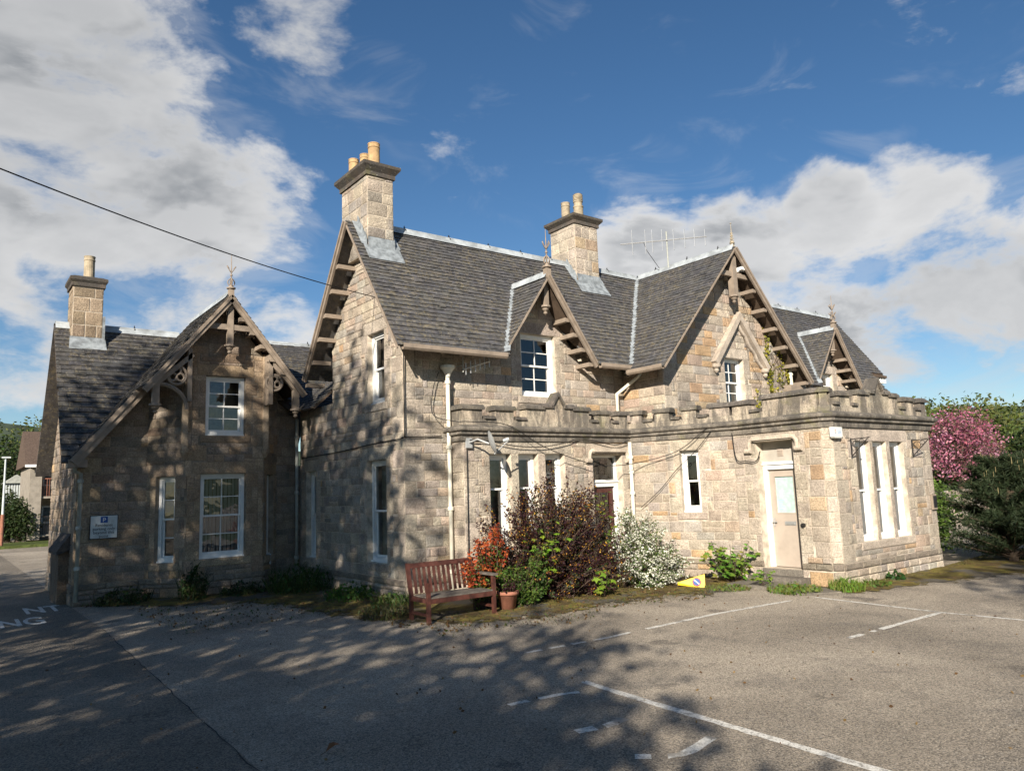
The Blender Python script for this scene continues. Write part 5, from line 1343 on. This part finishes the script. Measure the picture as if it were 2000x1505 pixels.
pine((22.2, 5.6, 0), 2.2, 1.7, 190, 'low spreading pine nearest the car park at the right edge')
shrub('leafy_shrub', 'sunlit green shrub between the porch end and the dark pines', (19.9, 9.2, 0), [(19.9, 9.1, 1.1, .7, .6, .8), (21.2, 9.6, .9, .9, .7, .9), (22.6, 10, 1.0, 1.0, .8, .9)], 4200, .11, [(.10, .17, .03), (.13, .20, .04), (.07, .12, .025)], 10, spread=.12)
bw = thing('garden_wall', 'low pale rubble garden wall beyond the green shrub', 'wall', (37, 15.6, 0))
F = Frame((31.0, 14.2), (46, 15.8)); m = MB(); F.box(m, 0, F.L, 0, 1.35, -.4, 0); W = m.build('wall', MORT, bw)
v = 0
while v < 1.35:
    u = 0; v1 = min(1.4, v+rnd.uniform(.2, .3))
    while u < F.L: u1 = u+rnd.uniform(.3, .7); stone(bw, F, [(u, v), (u1, v), (u1, v1), (u, v1)], .05, .02, jit(rnd.choice(RUB), .15), W, ST, .015); u = u1
    v = v1
flush(bw, 'stone', 'stonework')
tree('pink_blossom_tree', 'round pink blossoming tree beyond the porch end', (48.5, 19.6, 0), 6.4, [(47.5, 19.4, 3.9, 2.1, 1.9, 1.5), (50.3, 19.8, 3.7, 2.4, 1.9, 1.5), (48.8, 19.5, 4.9, 1.9, 1.6, 1.0), (46.6, 19.2, 2.7, 1.4, 1.2, .9), (52.3, 20, 3.3, 1.5, 1.5, 1.1)], 9000, .17, [(.42, .16, .24), (.36, .12, .18), (.50, .24, .32), (.28, .09, .13), (.12, .07, .06), (.10, .08, .05)], .22, leafmat=PETAL, spread=.3, clump=18, shell=.7)
for i, (x, y, H, r, cols, lab) in enumerate(((58, 22.5, 7.2, 4.4, GL, 'broad green tree directly behind the pink blossom'), (68, 25.5, 8.2, 5.2, GL, 'tall green tree right of the pink blossom'), (82, 33, 8.8, 6.0, GL, 'large green tree at the far right edge behind the pines'), (72, 20.5, 6.6, 3.8, GD, 'dark green bushy tree low behind the pines'), (56, 17.5, 4.6, 2.8, GD, 'dark bush under the pink blossom tree'), (62, 27.5, 7.9, 4.2, GL, 'yellow green tree just above the parapet end'))):
    tree('broadleaf_tree', lab, (x, y, 0), H, [(x, y, H*.68, r*.8, r*.7, H*.3), (x-r*.5, y, H*.48, r*.6, r*.6, H*.3), (x+r*.5, y+.4, H*.5, r*.65, r*.6, H*.32), (x, y-r*.4, H*.33, r*.75, r*.5, H*.28)], 5600, .34, cols, .28, 'trees beyond the porch end', spread=.5, clump=16, shell=.7)
m = MB(); m.box(40, 46, 14.2, 14.3, 0, 1.9); tag(m.build('red_fence', REDROOF), 'red boarded fence glimpsed above the dark pines', 'fence')

# left hand background
fl = thing('block_of_flats', 'stone faced block of flats with orange balcony railings beyond the road', 'building', (4.2, 52, 0))
m = MB(); m.box(4.15, 4.75, 51.6, 58, .2, 4.5); m.box(4.75, 9, 53.2, 58, .2, 5); m.build('wall', RENDER, fl)
m = MB(); m.prism([(3.9, 51.2, 4.45), (3.9, 58.5, 4.45), (3.9, 54.8, 6.7)], (6, 0, 0)); rf = m.build('roof', TILE, fl)
m = MB(); m.box(3.85, 9.9, 51.1, 51.2, 4.35, 4.5); m.build('fascia', WHITE, rf)
for z, nm in ((2.55, 0), (.35, 1)):
    m = MB(); m.box(4.75, 8.5, 51.7, 53.2, z, z+.12); bal = m.build('balcony', RENDER, fl)
    m = MB(); m.bar((4.75, 51.75, z+1.15), (8.5, 51.75, z+1.15), .05, .05)
    for k in range(30): m.bar((4.78+k*.125, 51.75, z+.12), (4.78+k*.125, 51.75, z+1.13), .025, .025)
    m.build('railing', TERRA if nm == 0 else IRON, bal)
    m = MB(); m.box(4.95, 5.75, 53.14, 53.2, z+.75, z+1.75); w_ = m.build('window', WHITE, fl)
    m = MB(); m.box(5.02, 5.68, 53.12, 53.14, z+.82, z+1.68); m.build('pane', GLASS, w_)
    m = MB(); m.box(5.9, 6.1, 53.1, 53.2, z+.15, z+1.9); m.build('curtain', PAPER, w_)
sh = thing('garden_shed', 'pale striped garden shed left of the flats', 'shed', (3.9, 60, 0))
m = MB(); m.box(3.45, 4.7, 60, 61.5, 1.6, 3.7); m.build('wall', GREYPIPE, sh)
for k in range(8): m = MB(); m.box(3.5+k*.15, 3.58+k*.15, 59.97, 60, 1.7, 3.7); m.build('board', SIGNW, sh)
m = MB(); m.prism([(3.3, 59.8, 3.68), (4.85, 59.8, 3.68), (4.08, 59.8, 4.25)], (0, 1.9, 0)); m.build('roof', GREYPIPE, sh)
lp = thing('lamp_post', 'thin pale lamp post with orange base at the left edge', 'lamp post', (2.73, 48, 0))
m = MB(); m.lathe((2.73, 48, 0), [(.09, 0), (.09, 1.7), (.075, 1.75)], 10); m.build('base', TERRA, lp)
m = MB(); m.lathe((2.73, 48, 1.75), [(.06, 0), (.04, 2.95)], 10); m.build('pole', SIGNW, lp)
m = MB(); m.box(2.55, 2.95, 47.9, 48.1, 4.7, 4.78); m.build('lantern', SIGNW, lp)
m = MB(); m.box(-12, 9, 47.0, 51.4, -.04, .14); o = m.build('grass_bank', VERGE); o['kind'] = 'structure'
for (x, y, H, r, cols, lab) in ((2.2, 70, 9.0, 3.4, GR, 'yellow green tree at the left edge above the shed'), (6.4, 72, 9.4, 3.6, GL, 'light green tree above the flats roof'), (-1.5, 66, 7, 3.2, GD, 'dark tree leaving the frame at the left edge'), (10.5, 78, 8.0, 3.6, GR, 'green tree hidden partly by the cottage roof'), (3.4, 55.5, 3.2, 1.1, GD, 'dark hedge bush left of the flats'), (2.6, 52.6, 2.4, .9, GD, 'dark bush behind the lamp post'), (1.6, 58, 3.4, 1.4, GD, 'dark tall bush behind the lamp post'), (3.7, 52.0, 2.6, .8, GD, 'dark bush against the flats corner'), (4.4, 66, 6.5, 2.4, GD, 'dark green tree behind the shed')):
    tree('broadleaf_tree' if H > 5 else 'hedge_bush', lab, (x, y, 0), H, [(x, y, H*.68, r*.75, r*.7, H*.3), (x-r*.4, y, H*.42, r*.7, r*.6, H*.32), (x+r*.45, y-.3, H*.4, r*.65, r*.6, H*.32)], 3400, .3 if H > 5 else .16, cols, .2, 'trees and bushes across the road', cat='tree' if H > 5 else 'bush', spread=.35 if H > 5 else .18)

# ------------------------------------------------------------------ things standing about
bn = thing('park_bench', 'red brown slatted wooden bench standing at the house corner', 'bench', (7.15, 11.3, 0))
bx0, bx1, byf, byb = 6.5, 7.82, 10.95, 11.52
def bpart(name, fn, mat=BENCH):
    m = MB(); fn(m); return m.build(name, mat, bn)
for x in (bx0, bx1):
    bpart('leg', lambda m: m.box(x-.03, x+.03, byf-.03, byf+.03, 0, .66))
    bpart('leg', lambda m: m.prism([(x-.03, byb-.03, 0), (x+.03, byb-.03, 0), (x+.03, byb+.03, 0), (x-.03, byb+.03, 0)], (0, 0, .42)))
    bpart('back_post', lambda m: m.prism([(x-.03, byb-.03, .422), (x+.03, byb-.03, .422), (x+.03, byb+.03, .422), (x-.03, byb+.03, .422)], (0, .12, .52)))
    bpart('side_rail', lambda m: m.box(x-.02, x+.02, byf+.03, byb-.03, .33, .40))
    bpart('stretcher', lambda m: m.box(x-.018, x+.018, byf+.03, byb-.03, .12, .165))
bpart('arm_rest', lambda m: m.box(bx1-.045, bx1+.045, byf-.08, byb+.05, .662, .70), GREYW)
bpart('seat_rail', lambda m: m.box(bx0+.03, bx1-.03, byf-.02, byf+.02, .32, .40)); bpart('seat_rail', lambda m: m.box(bx0+.03, bx1-.03, byb-.02, byb+.02, .32, .40))
for k in range(5): bpart('seat_slat', lambda m: m.box(bx0+.032, bx1-.032, byf-.02+k*.105, byf+.07+k*.105, .402, .426), GREYW)
bpart('top_rail', lambda m: m.prism([(bx0+.03, byb+.075, .855), (bx0+.03, byb+.12, .855), (bx0+.03, byb+.135, .935), (bx0+.03, byb+.09, .935)], (bx1-bx0-.06, 0, 0)))
for k in range(12):
    x = bx0+.115+k*(bx1-bx0-.23)/11
    bpart('back_slat', lambda m: m.prism([(x-.025, byb+.0, .43), (x+.025, byb+.0, .43), (x+.025, byb+.022, .43), (x-.025, byb+.022, .43)], (0, .095, .43)))
pt = thing('flower_pot', 'weathered terracotta pot standing right of the bench', 'flower pot', (8.25, 11.12, 0))
m = MB(); m.lathe((8.25, 11.12, 0), [(.125, 0), (.175, .27), (.205, .275), (.205, .335), (.18, .335), (.17, .29)], 20); m.build('pot', TERRA, pt, True)
s = MB()
for _ in range(380): leafq(s, (8.25+rnd.gauss(0, .10), 11.12+rnd.gauss(0, .10), .33+abs(rnd.gauss(0, .09))), .05, rnd.choice(PUR+[(.07, .09, .03)]))
s.build('foliage', LEAF, pt)

cn = thing('folded_no_waiting_cone', 'yellow no waiting cone lying flat by the white spirea', 'traffic cone', (12.45, 10.4, 0))
ax = Vector((.60, -.80, 0)); 
def P(l, s_, z): q = Vector((12.28, 10.63, 0))+ax*l+Vector((.8, .6, 0))*s_; return (q.x, q.y, z)
m = MB(); m.add([P(0, -.03, .06), P(0, .03, .06), P(0, .03, .11), P(0, -.03, .11), P(.55, -.10, .0), P(.55, .12, .0), P(.55, .10, .27), P(.55, -.02, .27)], [(0, 3, 2, 1), (4, 5, 6, 7), (0, 1, 5, 4), (1, 2, 6, 5), (2, 3, 7, 6), (3, 0, 4, 7)]); m.build('body', YELL, cn)
a4, a7, a0, a3 = Vector(P(.55, -.10, 0)), Vector(P(.55, -.02, .27)), Vector(P(0, -.03, .06)), Vector(P(0, -.03, .11))
fc = (a4+a7)*.5*.70+(a0+a3)*.5*.30; ex_ = (a0+a3-a4-a7).normalized(); ey_ = (a7-a4); ey_ = (ey_-ex_*ey_.dot(ex_)).normalized(); en = ey_.cross(ex_); en = en if en.y < 0 else -en
for r_, o_, mt, nm in ((.088, .010, SIGNR, 'sign_ring'), (.070, .013, SIGNB, 'sign_disc')):
    m = MB(); m.add([fc+en*o_+(ex_*math.cos(t*math.pi/12)+ey_*math.sin(t*math.pi/12))*r_ for t in range(24)], [tuple(range(24))]); m.build(nm, mt, cn)
m = MB(); m.bar(fc+en*.015-(ex_+ey_)*.05, fc+en*.015+(ex_+ey_)*.05, .022, .002, en); m.build('sign_bar', SIGNW, cn)

ps = thing('parking_sign', 'grey parking sign for residents on the cottage wall', 'sign', (2.9, 18.64, 1.41))
m = MB(); m.box(2.63, 3.18, 18.605, 18.625, 1.39, 1.90); m.build('border', BLACK, ps)
m = MB(); m.box(2.645, 3.165, 18.595, 18.604, 1.405, 1.885); m.build('plate', SIGNW, ps)
m = MB(); m.box(2.835, 2.975, 18.588, 18.594, 1.735, 1.865); m.build('blue_square', SIGNB, ps)
cells('letter', 'P', .13, SIGNW, (2.905, 18.586, 1.753), (1, 0, 0), (0, 0, 1), ps)
for k, tx in enumerate(('Residents', 'parking only', 'beyond this', 'point')): cells('lettering', tx, .088, BLACK, (2.905, 18.592, 1.655-k*.078), (1, 0, 0), (0, 0, 1), ps)

dh_ = thing('satellite_dish', 'grey satellite dish on a bracket under the bay cornice', 'satellite dish', (8.6, 12.62, 3.1))
dc = Vector((8.75, 12.2, 3.07)); ax_ = Vector((.86, -.42, .30)).normalized(); e1 = ax_.cross(Vector((0, 0, 1))).normalized(); e2 = e1.cross(ax_)
m = MB(); vs = []; K = 20
for j in range(6):
    rr = .235*j/5
    for k in range(K): t = 2*math.pi*k/K; vs.append(dc+(e1*math.cos(t)*.88+e2*math.sin(t)*1.05)*rr+ax_*(rr*rr*.9))
m.add(vs, [(j*K+k, j*K+(k+1) % K, (j+1)*K+(k+1) % K, (j+1)*K+k) for j in range(5) for k in range(K)])
vs2 = [v-ax_*.012 for v in vs[::-1]]; m.add(vs2, [(j*K+k, j*K+(k+1) % K, (j+1)*K+(k+1) % K, (j+1)*K+k) for j in range(5) for k in range(K)]); m.build('dish', DISHM, dh_, True)
m = MB(); m.tube([(8.52, 12.66, 3.1), (8.58, 12.4, 3.16), dc-ax_*.03], .02, 8); m.box(8.46, 8.6, 12.62, 12.67, 3.0, 3.2); m.build('bracket', DISHM, dh_)
m = MB(); q = dc+ax_*.38-e2*.06; m.tube([dc-e2*.235, q], .012, 6); m.build('arm', DISHM, dh_)
m = MB(); m.tube([q+e2*.02, q+e2*.02-ax_*.12], [.035, .03], 10); m.build('receiver', SIGNW, dh_)

an = thing('roof_aerial', 'long horizontal television aerial on a mast over the wing ridge', 'aerial', (16.2, 13.62, 8.2))
m = MB(); m.tube([(16.2, 13.62, 8.15), (16.2, 13.62, 9.28)], .022, 8); m.build('mast', GREYPIPE, an)
m = MB(); m.tube([(15.24, 14.52, 8.99), (16.96, 12.81, 9.03)], .018, 6); m.build('boom', ALU, an)
for k, (x, y) in enumerate(((15.47, 14.27), (15.74, 14.01), (15.87, 13.87), (16.05, 13.66), (16.3, 13.45), (16.5, 13.22), (16.7, 13.03), (16.93, 12.84))):
    h_ = .37-.02*k; m = MB(); m.tube([(x, y, 9.0-h_), (x, y, 9.02+h_)], .013, 5); m.build('element', ALU, an)
m = MB(); m.tube([(15.7, 14.05, 9.0), (15.76, 14.0, 8.75), (16.14, 13.9, 8.25)], .008, 5); m.build('feeder', CABLE, an)
wa = thing('wall_aerial', 'small tilted television aerial under the left eave', 'aerial', (8.62, 13.1, 4.7))
m = MB(); m.tube([(8.6, 13.12, 4.75), (8.61, 12.9, 4.75), (8.61, 12.9, 4.95)], .014, 6); m.tube([(8.61, 12.9, 4.6), (8.61, 12.9, 4.92)], .012, 6); m.build('bracket', GREYPIPE, wa)
m = MB(); m.tube([(8.62, 12.9, 4.66), (9.28, 12.86, 4.88)], .015, 6); m.build('boom', ALU, wa)
for k in range(6):
    t = k/5; p = Vector((8.68, 12.9, 4.68)).lerp(Vector((9.26, 12.86, 4.875)), t); m = MB(); m.tube([p+Vector((0, 0, -.13)), p+Vector((0, 0, .13))], .011, 5); m.build('element', ALU, wa)

al = thing('alarm_box', 'cream and blue burglar alarm box high on the porch wall', 'alarm', (14.24, 7.99, 2.95))
m = MB(); m.box(14.09, 14.41, 7.94, 8.03, 2.95, 3.14); m.prism([(14.09, 7.94, 2.95), (14.41, 7.94, 2.95), (14.38, 7.95, 2.92), (14.12, 7.95, 2.92)], (0, .08, 0)); m.build('case', PLAST, al)
for k in range(3):
    m = MB(); x = 14.15; m.prism([(x-.025, 7.938, 3.0+k*.035), (x, 7.938, 3.022+k*.035), (x+.025, 7.938, 3.0+k*.035), (x, 7.938, 3.012+k*.035)], (0, -.003, 0)); m.build('chevron', SIGNR if k else SIGNB, al)
cells('lettering', 'SSS', .10, BLUEP, (14.29, 7.937, 3.01), (1, 0, 0), (0, 0, 1), al)
for (x, lab) in ((14.82, 'black scrolled hanging basket bracket left of the triple window'), (17.46, 'black scrolled hanging basket bracket right of the triple window')):
    b_ = thing('basket_bracket', lab, 'bracket', (x, 8.0, 2.55), 'hanging basket brackets')
    m = MB(); m.tube([(x, 8.0, 2.53), (x, 8.0, 2.93)], .013, 6); m.build('back_bar', IRON, b_)
    m = MB(); m.tube([(x, 8.0, 2.9), (x+.02, 7.62, 2.92)], .011, 6); m.tube([(x, 8.0, 2.56), (x+.02, 7.66, 2.9)], .011, 6); m.build('arm', IRON, b_)
    m = MB(); m.tube([(x+.01, 7.9+.075*math.cos(t*.5), 2.80+.075*math.sin(t*.5)) for t in range(-2, 9)], .008, 5); m.tube([(x+.01, 7.78+.05*math.cos(t*.5), 2.85+.045*math.sin(t*.5)) for t in range(12)], .007, 5); m.build('scroll', IRON, b_)
pq = thing('wall_lantern_box', 'small black framed box at the right end of the porch wall', 'meter box', (18.2, 8.0, 1.36))
m = MB(); m.box(18.13, 18.33, 7.985, 8.03, 1.33, 1.68); m.build('frame', WOOD, pq); m = MB(); m.box(18.16, 18.30, 7.97, 7.984, 1.38, 1.64); m.build('panel', BLACK, pq)
bl = MB(); F_e2 = F_e
bl.tube([F_e(1.55, 1.2, 0.0), F_e(1.55, 1.2, .045)], [.05, .045], 14); bl.tube([F_e(1.55, 1.2, .045), F_e(1.55, 1.2, .06)], [.02, .018], 10); tag(bl.build('bell_push', IRON), 'round black bell push right of the beige door', 'bell')
sec = thing('flood_light', 'small white flood light under the wing gable apex', 'light fitting', (16.5, 11.5, 7.6))
m = MB(); m.box(16.45, 16.75, 11.38, 11.55, 7.62, 7.70); m.build('lamp_head', WHITE, sec); m = MB(); m.bar((16.3, 11.52, 7.55), (16.5, 11.5, 7.62), .03, .03); m.build('arm', WHITE, sec)

# cables
def cable(pts, r, label, n=6):
    P_ = [Vector(p) for p in pts]; out = []
    for i in range(len(P_)-1):
        p0, p1, p2, p3 = P_[max(0, i-1)], P_[i], P_[i+1], P_[min(len(P_)-1, i+2)]
        for k in range(n):
            t = k/n; out.append(.5*((2*p1)+(p2-p0)*t+(2*p0-5*p1+4*p2-p3)*t*t+(3*p1-p0-3*p2+p3)*t**3))
    out.append(P_[-1]); m = MB(); m.tube(out, r, 6); tag(m.build('cable', CABLE), label, 'cable')
cable([(8.13, 13.1, 4.6), (7.98, 13.1, 4.2), (7.95, 13.05, 3.7), (8.2, 12.6, 3.53), (8.42, 12.48, 3.52), (9.4, 12.47, 3.47), (10.35, 12.45, 3.02), (11.53, 12.45, 2.68), (12.2, 12.42, 2.59), (13.1, 12.3, 2.65), (13.5, 11.45, 2.87), (13.7, 10.9, 3.25), (13.78, 10.6, 3.45)], .009, 'black cable sagging across the bay front from the left downpipe')
cable([(8.53, 12.6, 3.16), (9.07, 12.6, 3.13), (9.73, 12.6, 3.04), (10.44, 12.6, 3.03), (11.03, 12.6, 3.11), (11.66, 12.6, 3.22), (12.63, 12.6, 3.08), (13.1, 12.58, 3.2)], .010, 'thick black cable looping just under the bay cornice')
cable([(8.49, 12.66, 3.13), (8.48, 12.66, 2.12), (8.46, 12.66, .6)], .009, 'thin cable dropping down the bay left of the triple window')
cable([(7.3, 18.47, 3.1), (7.3, 16.24, 3.13), (7.3, 14.4, 3.2), (7.29, 13.2, 3.22), (7.32, 13.15, 3.24), (8.2, 13.15, 3.27)], .011, 'dark cable running along the gable wall and round the corner')
cable([(7.33, 13.14, 3.25), (7.33, 13.14, 4.2), (7.33, 13.13, 4.95)], .012, 'black cable bundle rising up the house corner to the eave')
cable([(13.95, 10.25, 3.2), (13.95, 10.18, 2.62), (13.97, 9.95, 2.56), (13.98, 9.7, 2.55), (14.0, 9.6, 2.75)], .011, 'black cable looped at the left of the beige door head')
cable([(13.82, 10.68, 3.3), (13.68, 11.07, 2.85), (13.53, 11.5, 2.47), (13.38, 11.96, 1.98), (13.2, 12.4, 1.6)], .008, 'thin cable slanting past the single window')
w0, w1_ = Vector((7.33, 14.35, 6.38)), Vector((-9.0, 4.2, 6.95)); pts = []
for i in range(15):
    t = i/14; p = w0.lerp(w1_, t); p.z -= 1.0*4*t*(1-t)*.62; pts.append(p)
cable(pts, .009, 'overhead wire crossing the sky from the left to the gable', 3)
